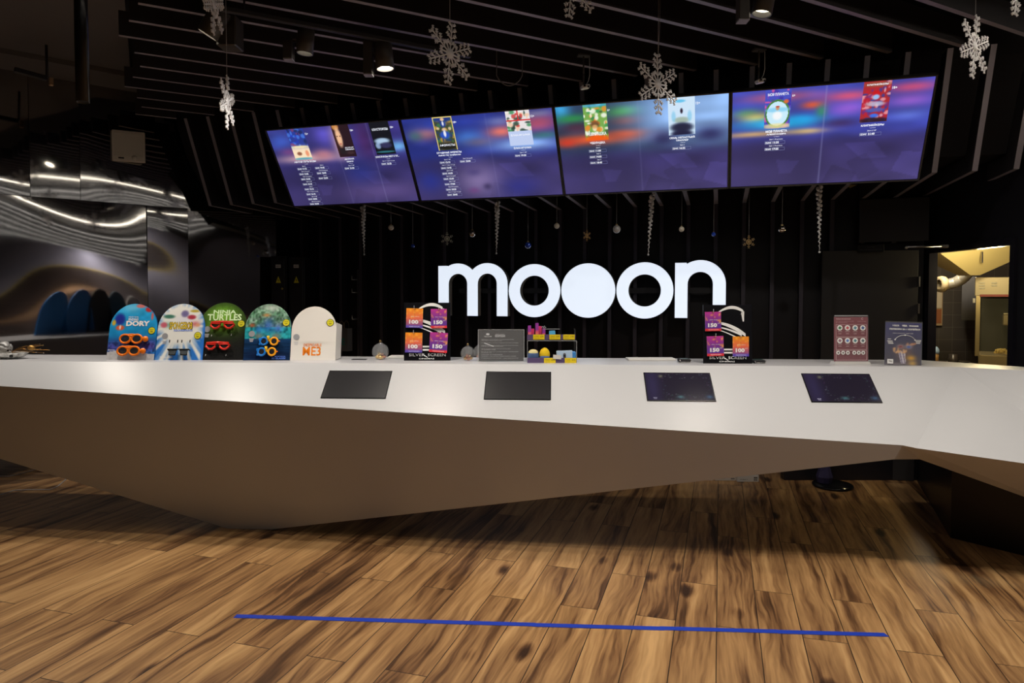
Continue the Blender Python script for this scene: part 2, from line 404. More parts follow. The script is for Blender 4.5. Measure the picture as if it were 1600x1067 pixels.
# the rest of the hall behind the viewer, it shows in the steel
M_hall = mat('brown_hall_wall', (.10, .075, .06), .7, vary=.3, scale=1.5)
mb = MB(); mb.box((8.3, -22.5, 1.8), (36, .2, 3.6)); struct(mb, 'wall_rear', M_hall)
mb = MB(); mb.box((26.0, -7.5, 1.8), (.2, 31, 3.6)); struct(mb, 'wall_far_right', mat('pale_lilac_wall', (.42, .40, .44), .7, vary=.15, scale=1.2))
mb = MB(); mb.box((25.86, -7.5, .72), (.08, 31, 1.44)); struct(mb, 'trim_6', mat('dark_brown_panelling', (.06, .04, .03), .6, vary=.5, scale=.8))
mb = MB(); mb.box((25.84, -7.5, 1.49), (.10, 31, .10)); struct(mb, 'trim_7', mat('yellow_strip', (.75, .55, .08), .5))
mb = MB(); mb.box((15.0, 7.7, 1.8), (22, .2, 3.6)); struct(mb, 'wall_back_far', M_hall)
mb = MB(); mb.box((-9.4, -7.5, 1.8), (.2, 31, 3.6)); struct(mb, 'wall_far_left', M_hall)
# linear pendants in the hall (they are the long streaks in the steel)
M_tube = mat('lamp_diffuser', (1, .93, .8), .5, emit=9)
foot = WA+md*((-WA).dot(md))
def linear(d, ta, tb, z, wdt, label, em=9, col=(1, .9, .74)):
    c0 = foot+mn*d
    a = c0+md*ta; b = c0+md*tb; c = (a+b)/2; L = (b-a).length; rz = math.atan2(md.y, md.x)
    t = thing('linear_lamp', label, 'ceiling lamp', (c.x, c.y, z), rz)
    mb = MB(); mb.box((0, 0, .045), (L, .07, .07), bev=.008); mb.build('housing', M_black, t)
    mb = MB(); mb.box((0, 0, .005), (L-.02, wdt, .012)); mb.build('diffuser', mat('lamp_diffuser_%d' % int(d*10), col, .5, emit=em), t)
    for k in (-.4, 0, .4): MB().tube([(L*k, 0, .08), (L*k, 0, 3.57-z)], .003, 5).build('suspension_wire', M_steel, t)
linear(6.3, .3, 5.6, 3.14, .06, 'long thin ceiling lamp above the floor in front of the counter', 11)
for d_, em_, lab, a_, b_ in ((8.8, 7, 'long thin ceiling lamp just behind the viewer', -2, 7), (10.4, 6, 'second long thin ceiling lamp behind the viewer', -2.5, 7), (12.4, 6, 'third long thin ceiling lamp behind the viewer', -2.5, 6), (15.0, 8, 'fourth long thin ceiling lamp behind the viewer', -3, 6), (18.5, 10, 'fifth long thin ceiling lamp behind the viewer', -3, 7), (23.0, 12, 'long thin ceiling lamp farthest back in the hall', -3, 8)):
    linear(d_, a_, b_, 3.1, .04, lab, em_*.33, (1, .95, .88))
    c = foot+mn*d_+md*((a_+b_)/2)
    l = bpy.data.lights.new('added_uplight', 'AREA'); l.shape = 'RECTANGLE'; l.size = b_-a_; l.size_y = .06; l.energy = 22; l.color = (1, .95, .9)
    o = bpy.data.objects.new('added_uplight', l); COL.objects.link(o); o.location = (c.x, c.y, 3.2); o.rotation_euler = (PI, 0, math.atan2(md.y, md.x))  # added unseen area light, brightens the hall ceiling above the lamp
# pale hall ceiling behind the viewer
mb = MB(); c = foot+mn*13.0
c = foot+mn*16.5; mb.box((c.x+md.x*1, c.y+md.y*1, 3.53), (14, 16, .03), Matrix.Rotation(math.atan2(md.y, md.x), 3, 'Z')); struct(mb, 'ceiling_hall', mat('pale_hall_ceiling', (.16, .155, .15), .8))

# ================================================================ SLATS
DX = .242; X0 = -.769
def wall_slat(i):
    X = X0+DX*i; t = .034
    dp = .13
    # front profile from the bend down the slope, back along the soffit and down the wall
    back_end = WY
    outer = [(BY, BZ), (SY, SZ)]
    bot = 0.0
    jw = WY-.11
    if X < CORN.x-.05:
        has = X > -4.55
        if 0.97 < X < CORN.x: bot = 2.04
        poly = [(BY, BZ), (SY, SZ), (jw, SZ-.02)]
        if has: poly += [(jw, bot+.0), (WY-.005, bot+.0)]
        poly += [(WY-.005, SZ+.12), (SY+.14, SZ+.12), (BY+.13, BZ)]
    else:
        # over the kitchen opening the soffit run stops at the right wall
        yy = JF.y+(X-JF.x)*(JN.y-JF.y)/(JN.x-JF.x); yy = max(SY+.15, min(yy, WY))
        poly = [(BY, BZ), (SY, SZ), (yy, SZ-.005), (yy, SZ+.12), (SY+.14, SZ+.12), (BY+.13, BZ)]
    mb = MB(); mb.prism(poly, -t/2, t/2, Matrix(((0, 1, 0, X), (1, 0, 0, 0), (0, 0, 1, 0), (0, 0, 0, 1))))
    n = len(poly)
    # front edges take the lighter colour, light from below painted on
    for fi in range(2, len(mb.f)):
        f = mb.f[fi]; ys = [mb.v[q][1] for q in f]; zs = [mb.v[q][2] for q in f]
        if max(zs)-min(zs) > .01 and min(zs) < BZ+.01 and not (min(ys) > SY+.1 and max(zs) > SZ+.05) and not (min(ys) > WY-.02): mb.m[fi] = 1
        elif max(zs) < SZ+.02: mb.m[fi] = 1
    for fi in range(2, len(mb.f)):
        if min(mb.v[q][2] for q in mb.f[fi]) < 2.1 and mb.m[fi] == 1: mb.m[fi] = 2  # wall runs get the dimmer copy, their shade is painted
    o = mb.build('wall_slat', [M_slat, M_slat_lit, M_slat_dim])
    tag(o, 'dark slat folding down the slope behind the televisions and down the back wall', 'slat', 'dark slats of the back wall')
for i in range(-16, 14): wall_slat(i)
# diagonal ceiling slats: start on the 45 degree edge, run to the bend line
s45 = .292
def ceil_slat(k, short=0):
    st = E0+e45*(.12+s45*k)+f45*short
    L = (BY-.01-st.y)/f45.y
    if L < .15: return
    xe = st.x+f45.x*L
    if xe > 6.5: L = (6.5-st.x)/f45.x
    c = st+f45*(L/2)
    mb = MB(); mb.box((0, 0, 0), (L, .034, .15)); mb.m[0] = 1  # underside in the lighter colour, as if lit from below
    o = mb.build('ceiling_slat', [M_slat, M_slat_lit], None, (c.x, c.y, BZ+.077), (0, 0, PI/4))
    tag(o, 'dark ceiling slat running diagonally overhead, on edge, parallel to its neighbours', 'slat', 'diagonal ceiling slats')
for k in range(0, 24): ceil_slat(k, (-.06, 0, .05, .02)[k % 4])
# carriers above the slats
mb = MB(); c = E0+e45*4.2+f45*.35
mb.box((c.x, c.y, BZ+.18), (8.4, .04, .05), Matrix.Rotation(-PI/4, 3, 'Z')); 
mb.box((.7, BY+.03, BZ+.18), (10.4, .05, .06))
tag(mb.build('trim_4', M_ceil), kind='structure')

# ================================================================ COUNTER
ZT = 1.15
tl, tr = hitZ(-260, 562.4, ZT), hitZ(1498, 573.5, ZT)
ed = (tr-tl).normalized(); inw = Vector((-ed.y, ed.x, 0))
sl = math.radians(40)
n1 = ed.cross((inw*math.cos(sl)+Vector((0, 0, math.sin(sl))))).normalized()
F1 = lambda x, y: hitP(x, y, tl, n1)
cl, crr, vc = F1(-260, 586), F1(1410, 695.6), F1(1431, 700)
fa = hitZ(356, 826, 0.0)
n2 = (crr-cl).cross(fa-cl).normalized()
F2 = lambda x, y: hitP(x, y, cl, n2)
fb = F2(425, 827); fb.z = max(fb.z, 0)
bl, br_ = F2(-260, 637), F2(1397, 717.6)
vb = at(1437, 717.4, dist(vc)+.13)
tR, mR, cR, bR = hitZ(1700, 583.9, ZT), at(1700, 672, 3.64), at(1700, 738, 3.48), at(1700, 812, 3.85)
def ext(a, b, k): return a+(b-a)*k
K = 1.15
tR, mR, cR, bR = [ext(a, b, K) for a, b in ((tr, tR), (tr, mR), (vc, cR), (vb, bR))]
bdep = .5
tlb, trb = tl+inw*bdep, tr+inw*.46
tRb = tR+Vector((.10, .12, 0))
UZ = .78
lo = lambda v, z=UZ: Vector((v.x, v.y, z))
V = [tl, tr, tR, cl, crr, vc, mR, cR, bl, fa, fb, br_, vb, bR, tlb, trb, tRb, lo(tlb), lo(trb), lo(tRb)]
names = 'tl tr tR cl crr vc mR cR bl fa fb br vb bR tlb trb tRb ltlb ltrb ltRb'.split(); I = {n: i for i, n in enumerate(names)}
Q = lambda *a: tuple(I[k] for k in a)
faces = [Q('tl', 'cl', 'crr', 'vc', 'tr'), Q('tr', 'vc', 'cR', 'mR'), Q('tr', 'mR', 'tR'),
         Q('cl', 'bl', 'fa', 'fb', 'br', 'crr'), Q('crr', 'br', 'vb', 'vc'), Q('vc', 'vb', 'bR', 'cR'),
         Q('tlb', 'trb', 'ltrb', 'ltlb'), Q('trb', 'tRb', 'ltRb', 'ltrb'),
         Q('ltlb', 'ltrb', 'br', 'fb'), Q('ltlb', 'fb', 'fa'), Q('ltlb', 'fa', 'bl'), Q('ltrb', 'ltRb', 'bR', 'vb', 'br'),
         Q('tl', 'tlb', 'ltlb', 'bl', 'cl'), Q('tR', 'mR', 'cR', 'bR', 'ltRb', 'tRb')]
counter = thing('reception_counter', 'long white faceted counter folded like paper, with four black displays set in its front', 'counter', (fa.x, fa.y, 0))
o0 = Vector((fa.x, fa.y, 0))
mb = MB(); mb.add([v-o0 for v in V], faces)
mb.build('body', M_white, counter)
mb = MB(); mb.add([v-o0 for v in V], [Q('tl', 'tr', 'trb', 'tlb'), Q('tr', 'tR', 'tRb', 'trb')])
mb.build('worktop', mat('worktop_surface', (.5, .5, .52), .3), counter)
# black plinth carrying the right wing
pa, pb_, pc = hitZ(1432, 750, 0)-o0, hitZ(1485, 840, 0)-o0, hitZ(1660, 883, 0)-o0
pd = pc+Vector((.02, .5, 0))
mb = MB(); pts = [pb_, pc, pd, pa]; zt = [.52, .34, .62, .62]
mb.add([Vector((p.x, p.y, 0)) for p in pts]+[Vector((p.x, p.y, z)) for p, z in zip(pts, zt)], [(3, 2, 1, 0), (4, 5, 6, 7), (0, 1, 5, 4), (1, 2, 6, 5), (2, 3, 7, 6), (3, 0, 4, 7)])
tag(mb.build('plinth', mat('black_plinth', (.006, .005, .008), .35), counter), 'black plinth')
# displays
def disp_mat(kind):
    m = bpy.data.materials.new('counter_display'); m.use_nodes = True; b = m.node_tree.nodes['Principled BSDF']
    b.inputs['Base Color'].default_value = (.012, .011, .016, 1); b.inputs['Roughness'].default_value = .16
    return m
upv = (inw*math.cos(sl)+Vector((0, 0, math.sin(sl)))).normalized()
quads = [((513, 579), (611, 580), (605, 624), (503, 622)), ((759, 581), (859, 582), (861, 625), (759, 624)),
         ((1007, 583), (1105, 584), (1117.5, 627), (1015, 626)), ((1253, 585), (1371-12, 586), (1373, 628), (1271, 628))]
for qi, q in enumerate(quads):
    P4 = [F1(*a)-n1*0 for a in q]
    nf = n1 if n1.dot(-FV) > 0 else -n1
    cc = sum(P4, Vector())/4; W, Hh = .412, .236
    ex, ez = ed, upv
    # follow the seen outline: average of corners gives centre, the display is a true rectangle
    fr = Matrix(((ex.x, -nf.x, ez.x, 0), (ex.y, -nf.y, ez.y, 0), (ex.z, -nf.z, ez.z, 0), (0, 0, 0, 1)))
    mb = MB(); mb.box((0, -.0015, 0), (W, .006, Hh), bev=.001)
    d = mb.build('display', mat('display_frame', (.005, .005, .006), .25), counter)
    d.matrix_local = Matrix.Translation(cc-o0) @ fr
    def fn(U, V, qi=qi):
        base = np.zeros(U.shape+(3,))+C3(*((26, 25, 28) if qi < 2 else (34, 30, 44)))
        if qi >= 2:
            r = np.random.RandomState(qi)
            base = blobs(U, V, base, [(.1, .5, .12, 1, (48, 44, 78), .8)])
            for k in range(230):
                cx = r.rand(); cy = r.rand()
                if .3 < cx < .9 and .25 < cy < .8: continue
                if cx < .25: continue
                base = blobs(U, V, base, [(cx, cy, .008, .012, [(70, 110, 120), (120, 130, 140), (90, 60, 110), (60, 90, 70)][k % 4], .55)])
            base = blobs(U, V, base, [(.5, .12, .05, .05, (70, 120, 130), .8), (.93, .13, .05, .06, (60, 100, 140), .7), (.24, .88, .03, .05, (120, 125, 105), .7)])
        return base
    s = picture('screen', W-.012, Hh-.012, fn, mat('display_glass', (1, 1, 1), .14, attr=1, spec=.35) if qi > 1 else mat('display_glass_off', (1, 1, 1), .22 if qi else .3, attr=1, spec=.6), d, 90 if qi > 1 else 4, 50 if qi > 1 else 4, -(W-.012)/2, -(Hh-.012)/2, -.0049)
    if qi > 1:
        mb = MB(); text(mb, 'mooon', -.165, -.095, .022, .005, -.0052); text(mb, 'cinema', -.163, -.103, .018, .004, -.0052)
        mb.build('lettering', mat('soft_lettering', (.5, .5, .7), .4, emit=.25), s)

# ================================================================ TELEVISIONS
tvb = Vector((0, 5.29, 2.377)); tva = math.radians(33.3); TW = 1.235; TX0 = -3.65; THH = .712
def poly_in(U, V, pts):
    n = len(pts); ins = np.zeros(U.shape, bool)
    for i in range(n):
        x1, y1 = pts[i]; x2, y2 = pts[(i+1) % n]
        if y1 == y2: continue
        c = ((y1 > V) != (y2 > V)) & (U < (x2-x1)*(V-y1)/(y2-y1)+x1); ins ^= c
    return ins
def tv_bg(spec):
    def fn(U, V):
        t = V[..., None]
        base = C3(62, 54, 104)*(1-t)+C3(36, 33, 88)*t
        n = vnoise(U, V, 5, 6, 3)[..., None]-.5
        base = base*(1+.35*n)
        for pts, k in spec.get('polys', []):
            m = poly_in(U, V, pts)[..., None]; base = np.where(m, base*k+C3(4, 4, 7)*(k > 1), base)
        band = 1/(1+np.exp(-(V-spec.get('edge', .52))/.03))[..., None]
        topc = blobs(U, V, np.zeros(U.shape+(3,))+C3(*spec['top']), spec['blobs'])
        topc = topc*(1+.25*(vnoise(U, V, 9, 14, 5)[..., None]-.5))
        out = base*(1-band)+topc*band
        out = blobs(U, V, out, spec.get('over', []))
        for u0 in spec['div']:
            g = np.exp(-((U-u0)/.0022)**2)[..., None]*.35; out = out*(1-g)+C3(150, 150, 200)*g
        return out
    return fn
commonp = [([(.60, .42), (.70, .24), (.83, .24), (.75, .42)], 1.10), ([(.55, .2), (.68, .1), (.66, 0), (.5, 0)], .88), ([(.25, .28), (.37, .25), (.33, .12), (.27, .12)], 1.08), ([(.9, .3), (1, .28), (1, .02), (.86, .1)], 1.10), ([(.62, .22), (.72, .3), (.8, .1), (.7, .02)], .9)]
SPEC = [
 dict(top=(52, 50, 120), div=(.49, .76), edge=.55, polys=commonp[:3], blobs=[(.08, .85, .10, .12, (60, 90, 190), .9), (.25, .62, .25, .06, (240, 190, 190), .95), (.38, .66, .08, .07, (220, 140, 150), .8), (.12, .72, .08, .05, (120, 60, 110), .7), (.42, .88, .08, .12, (90, 80, 190), .9), (.52, .75, .05, .25, (200, 160, 170), .8), (.72, .8, .07, .3, (70, 35, 90), .8), (.95, .7, .08, .06, (120, 190, 250), .95), (.95, .92, .08, .08, (60, 50, 130), .8)], over=[(.75, .15, .35, .12, (105, 85, 140), .6), (.62, .42, .12, .14, (40, 50, 130), .7)]),
 dict(top=(36, 48, 130), div=(.567,), edge=.5, polys=commonp[:2], blobs=[(.15, .82, .10, .08, (190, 120, 120), .8), (.07, .8, .05, .06, (60, 110, 110), .7), (.43, .74, .12, .09, (70, 130, 220), .8), (.5, .68, .1, .05, (120, 90, 100), .6), (.28, .92, .2, .07, (36, 60, 160), .8), (.66, .78, .1, .07, (220, 110, 90), .9), (.66, .9, .1, .05, (120, 130, 180), .7), (.9, .85, .14, .1, (210, 90, 110), .8), (.9, .95, .1, .04, (140, 150, 180), .6), (.8, .62, .22, .08, (150, 190, 250), .95), (.93, .71, .1, .04, (60, 150, 130), .6)], over=[(.45, .22, .16, .20, (150, 130, 180), .75), (.42, .33, .05, .05, (75, 65, 120), .9), (.5, .14, .03, .04, (60, 50, 90), .9), (.4, .1, .035, .035, (110, 60, 120), .7), (.72, .12, .13, .13, (40, 45, 130), .7), (.1, .25, .1, .14, (38, 50, 140), .8)]),
 dict(top=(40, 60, 90), div=(.49,), edge=.47, polys=commonp, blobs=[(.03, .95, .06, .1, (60, 170, 230), .95), (.1, .86, .12, .05, (40, 140, 70), .9), (.12, .76, .10, .06, (80, 40, 60), .8), (.2, .62, .25, .06, (235, 90, 50), .95), (.05, .6, .06, .05, (220, 60, 40), .9), (.4, .9, .1, .06, (60, 150, 60), .9), (.42, .8, .09, .05, (140, 70, 60), .8), (.42, .66, .12, .05, (230, 80, 40), .95), (.75, .85, .3, .35, (150, 190, 245), 1), (.95, .9, .15, .3, (150, 190, 245), 1), (.6, .62, .06, .05, (170, 190, 240), .8)], over=[(.63, .58, .09, .10, (38, 40, 85), .9), (.9, .60, .10, .09, (38, 40, 90), .9)]),
 dict(top=(60, 70, 170), div=(.485,), edge=.5, polys=commonp, blobs=[(.05, .9, .08, .09, (60, 80, 200), .9), (.25, .92, .2, .05, (190, 90, 120), .8), (.08, .78, .08, .05, (80, 150, 110), .8), (.14, .73, .10, .05, (235, 200, 80), .8), (.25, .66, .22, .06, (40, 190, 240), .95), (.12, .56, .2, .03, (240, 190, 120), .9), (.4, .56, .1, .03, (240, 200, 110), .8), (.42, .82, .06, .04, (230, 90, 50), .9), (.47, .75, .03, .06, (40, 160, 80), .8), (.37, .68, .08, .05, (30, 180, 250), .9), (.6, .88, .12, .05, (210, 80, 110), .9), (.6, .76, .1, .07, (150, 90, 200), .8), (.9, .92, .12, .05, (210, 80, 120), .9), (.9, .8, .12, .07, (150, 90, 190), .8), (.57, .62, .10, .05, (60, 40, 90), .8), (.9, .66, .1, .06, (90, 110, 200), .8)], over=[]),
]
def p_scene(seed, cols, dark=0):
    def fn(U, V):
        r = np.random.RandomState(seed); out = np.zeros(U.shape+(3,))+C3(*cols[0])
        bl = []
        for k in range(70): bl.append((r.rand(), r.rand(), .03+.11*r.rand(), .02+.06*r.rand(), cols[1+r.randint(len(cols)-1)], .85))
        out = sharp(U, V, out, bl); return out
    return fn
# (tv, u0, u1, painter, age mark, titles under the poster, lines printed on the poster)
def P_water(U, V):
    o = p_scene(1, [(40, 60, 150), (30, 60, 190), (70, 120, 220), (30, 40, 90), (120, 60, 110)])(U, V)
    g = (1/(1+np.exp((V-.42)/.03)))[..., None]; o = o*(1-g)+C3(250, 225, 190)*g
    return sharp(U, V, o, [(.35, .2, .14, .06, (120, 60, 40), .8), (.8, .2, .1, .1, (230, 120, 80), .7), (.5, .42, .5, .04, (255, 240, 180), .8), (.5, .03, .6, .04, (60, 150, 180), .8)])
def P_face(U, V):
    o = np.zeros(U.shape+(3,))+C3(38, 18, 28)
    return sharp(U, V, o, [(.22, .95, .2, .1, (220, 150, 80), .9), (.28, .62, .17, .3, (240, 190, 150), 1), (.20, .66, .04, .02, (70, 40, 40), .8), (.36, .66, .04, .02, (70, 40, 40), .8), (.28, .42, .06, .02, (180, 60, 60), .7), (.05, .5, .08, .4, (60, 30, 30), .9), (.3, .18, .2, .1, (30, 25, 30), .9), (.7, .12, .2, .05, (80, 60, 60), .5)])
def P_whale(U, V):
    o = np.zeros(U.shape+(3,))+C3(12, 16, 26)
    return sharp(U, V, o, [(.45, .42, .38, .09, (190, 220, 250), .9), (.2, .28, .14, .10, (170, 200, 240), .8), (.6, .28, .3, .09, (50, 50, 90), .95), (.5, .08, .5, .03, (60, 150, 160), .7)])
def P_group(U, V):
    o = p_scene(4, [(60, 70, 50), (60, 120, 70), (200, 150, 60), (90, 80, 60), (30, 60, 110)])(U, V)
    o = sharp(U, V, o, [(.5, .95, .5, .12, (24, 50, 140), .9), (.5, .92, .1, .05, (230, 190, 150), 1), (.5, .78, .16, .08, (30, 60, 150), 1), (.5, .80, .05, .07, (230, 230, 240), 1), (.5, .62, .11, .05, (225, 190, 150), 1), (.5, .46, .26, .12, (36, 80, 190), 1), (.5, .5, .07, .1, (235, 235, 245), 1), (.2, .66, .08, .04, (225, 200, 160), .9), (.8, .64, .08, .05, (225, 200, 160), .9), (.5, .12, .6, .10, (22, 22, 18), .95)])
    e = ((U < .05) | (U > .95) | (V > .97))[..., None]; return np.where(e, C3(225, 205, 120), o)
def P_gift(U, V):
    o = p_scene(6, [(230, 225, 225), (60, 140, 90), (200, 60, 60), (240, 200, 170), (40, 70, 60), (240, 240, 240)])(U, V)
    o = np.where((V < .42)[..., None], C3(190, 205, 240)*np.ones_like(o), o)
    o = np.where(((np.abs(U-.5) < .03) & (V > .72))[..., None] | ((np.abs(V-.73) < .02))[..., None], C3(215, 40, 50), o); return o
def P_orange(U, V):
    o = p_scene(8, [(120, 170, 80), (50, 150, 80), (240, 240, 220), (230, 140, 50), (60, 90, 60), (250, 250, 240)])(U, V)
    o = sharp(U, V, o, [(.5, .97, .6, .05, (70, 170, 220), .8), (.45, .45, .2, .10, (120, 60, 40), .8), (.45, .38, .12, .06, (240, 190, 120), .7), (.5, .02, .6, .14, (240, 90, 20), 1)]); return o
def P_island(U, V):
    o = np.zeros(U.shape+(3,))+C3(205, 228, 248)
    return sharp(U, V, o, [(.45, .9, .2, .04, (90, 190, 235), .9), (.5, .64, .05, .07, (40, 30, 50), 1), (.5, .4, .3, .08, (150, 170, 150), .8), (.5, .2, .42, .13, (28, 34, 62), 1), (.5, .03, .4, .1, (22, 26, 60), 1), (.2, .5, .08, .14, (130, 200, 235), .7), (.8, .5, .08, .14, (130, 200, 235), .7)])
def P_circle(U, V):
    o = p_scene(10, [(70, 80, 190), (60, 50, 160), (120, 70, 190), (220, 90, 160), (40, 60, 160)])(U, V)
    r = np.sqrt(((U-.5)/.48)**2+((V-.38)/.36)**2)[..., None]
    o = np.where(r < 1, C3(70, 130, 60), o); o = np.where(r < .86, C3(200, 235, 250), o)
    return sharp(U, V, o, [(.5, .48, .5, .06, (120, 200, 240), .7), (.5, .52, .07, .05, (200, 150, 110), 1), (.5, .56, .08, .02, (190, 60, 50), 1), (.5, .33, .18, .11, (245, 248, 250), 1), (.82, .68, .1, .05, (235, 110, 50), .9), (.3, .72, .08, .03, (80, 90, 120), .8), (.5, .06, .6, .07, (240, 225, 160), .8)])
def P_red(U, V):
    o = p_scene(12, [(170, 40, 50), (190, 30, 50), (120, 40, 110), (60, 60, 140), (230, 160, 170)])(U, V)
    return sharp(U, V, o, [(.5, .92, .5, .06, (150, 90, 60), .8), (.5, .7, .14, .08, (200, 20, 30), 1), (.5, .62, .12, .06, (150, 190, 240), 1), (.5, .45, .35, .06, (200, 200, 220), .8), (.5, .3, .35, .05, (70, 100, 190), .8), (.5, .16, .16, .05, (60, 110, 230), 1), (.5, .03, .6, .08, (30, 20, 40), .9)])
COLS = [
 (0, .148, .284, P_water, '12+', ['АВАТАР. ПУТЬ ВОДЫ'], [], [[('Зал 5', '11:15'), ('Зал 2 ScreenX', '13:05'), ('Зал 3 Premiere', '13:35'), ('Зал 6 VIP', '14:15'), ('Зал 5', '15:15'), ('Зал 4 Vegas lounge', '16:10'), ('Зал 6 VIP', '18:05'), ('Зал 3 Premiere', '18:30')], [('Зал 5', '19:45'), ('Зал 8 Premiere', '22:05'), ('Зал 5', '22:50')]]),
 (0, .50, .63, P_face, '18+', ['ДВОЙНОЙ', 'ОБМАН'], [('ДВОЙНОЙ', .45, .27, .5, .045), ('ОБМАН', .45, .21, .5, .045)], [[('Зал 7 VIP', '21:50')]]),
 (0, .782, .925, P_whale, '18+', ['КЛАУСТРОФОБЫ. КВЕСТ С ТОГ...'], [('КЛАУСТРОФОБЫ', .1, .74, .8, .08)], [[('Зал 4 Vegas lounge', '22:25')]]),
 (1, .213, .346, P_group, '18+', ['ОТЧАЯННЫЕ АФЕРИСТЫ', 'КИНО ПО ЗАЯВКАМ'], [('АФЕРИСТЫ', .1, .12, .8, .07)], [[('Зал 7 VIP', '12:10'), ('Зал 4 Vegas lounge', '13:45'), ('Зал 7 VIP', '14:35'), ('Зал 2 ScreenX', '15:00'), ('Зал 7 VIP', '17:00'), ('Зал 8 Premiere', '18:20'), ('Зал 4 Vegas lounge', '20:05'), ('Зал 3', '21:35')], [('Зал 2 ScreenX', '22:00')]]),
 (1, .703, .857, P_gift, '12+', ['ЁЛКИ-ИГОЛКИ'], [('ЁЛКИ-ИГОЛКИ', .1, .28, .8, .06)], [[('Зал 7 VIP', '19:30')]]),
 (2, .167, .308, P_orange, '6+', ['ЧЕБУРАШКА'], [('ЧЕБУРАШКА', .08, .14, .84, .09)], [[('Зал 2', '11:00'), ('Зал 2', '14:00'), ('Зал 2', '18:45')]]),
 (2, .665, .816, P_island, '12+', ['СЕМЬ НЕПАСТЬЕЙ', 'ТРИЛЛЕР'], [], [[('Зал 2', '16:35')]]),
 (3, .173, .308, P_circle, '6+', ['МОЯ ПЛАНЕТА', 'АЛЕКСАНДРА'], [('МОЯ ПЛАНЕТА', .1, .84, .8, .07)], [[('Зал 1 Premiere', '11:35'), ('Зал 1 Premiere', '17:25')]]),
 (3, .666, .80, P_red, '18+', ['КЛИПМЕЙКЕРЫ'], [('КЛИПМЕЙКЕРЫ', .12, .9, .76, .05)], [[('Зал 6 VIP', '21:40')]]),
]
where = ['leftmost wall television, three film columns, avatar poster on its left side', 'second television from the left, dark blue with a long list of showtimes', 'third television from the left, with a green and orange poster and a pale blue half', 'rightmost wall television, with a round rainbow poster and a red poster']
where[0] = 'leftmost tilted wall television, with three film posters and two lists of showtimes'
tvs = []
for k in range(4):
    t = thing('television', where[k], 'television', (TX0+TW*(k+.5), tvb.y, tvb.z), group='televisions in a row above the counter', rot=(tva, 0, 0))
    mb = MB(); bz = .009; hw = TW/2-.002
    mb.box((0, .028, THH/2), (hw*2, .045, THH), bev=.004)
    for sx in (-1, 1): mb.box((sx*(hw-bz/2), .001, THH/2), (bz, .014, THH))
    mb.box((0, .001, bz/2), (hw*2, .014, bz)); mb.box((0, .001, THH-bz/2), (hw*2, .014, bz))
    mb.build('frame', M_bezel, t)
    mb = MB(); mb.box((0, .09, THH*.55), (.3, .1, .3)); mb.tube([(0, .1, THH*.55), (0, .24, THH*.62)], .02, 8); mb.build('bracket', M_black, t)
    sw, sh = TW-.026, THH-.022
    s = picture('screen', sw, sh, tv_bg(SPEC[k]), M_scr, t, 130, 76, -sw/2, .011, .0035)
    tvs.append((t, s, sw, sh))
for k, u0, u1, pf, age, titles, onp, lists in COLS:
    t, s, sw, sh = tvs[k]
    X = lambda u: -sw/2+u*sw
    Zv = lambda v: .011+(1-v)*sh
    yy = .0028
    pw = (u1-u0)*sw; ph = .39*sh
    picture('film_poster', pw, ph, pf, M_scr, s, 56, 80, X(u0), Zv(.39), yy)
    mb = MB(); uc = (u0+u1)/2
    for q, z_, zz_, w_, h_ in onp: text(mb, q, X(u0)+z_*pw, Zv(.39)+zz_*ph, w_*pw, h_*ph, .002, .02)
    text(mb, age, X(u1)+.006, Zv(.085), .028 if len(age) > 2 else .018, .017, yy, .02)
    v = .43
    for i, ti in enumerate(titles):
        wt = min(.0125*len(ti), .21); text(mb, ti, X(uc)-wt/2, Zv(v), wt, .017 if i == 0 else .012, yy, .03); v += .028
    text(mb, 'фильм', X(uc)-.02, Zv(v-.006), .04, .006, yy); v += .022
    nc = len(lists)
    for ci, ls in enumerate(lists):
        xc = X(uc)+(0 if nc == 1 else (-.028 if ci == 0 else .145))
        for ri, (hall, tm) in enumerate(ls):
            vv = v+ri*.068
            if vv > .965: break
            wt = .0062*len(hall); text(mb, hall, xc-wt/2, Zv(vv), wt, .0095, yy)
            zb = Zv(vv+.038)
            text(mb, 'СЕАНС', xc-.068, zb+.0005, .040, .013, yy, .03); text(mb, tm, xc-.020, zb, .040, .0150, yy, .03)
            w2, h2, e = .13, .0205, .0011; x0 = xc-.071; z0 = zb-.0035
            for a in (((x0+w2/2), z0, w2, e), (x0+w2/2, z0+h2, w2, e), (x0, z0+h2/2, e, h2), (x0+w2, z0+h2/2, e, h2)):
                mb.box((a[0], yy, a[1]), (a[2], .0004, a[3]), mi=1)
    mb.build('lettering', [M_stxt, M_gtxt], s)

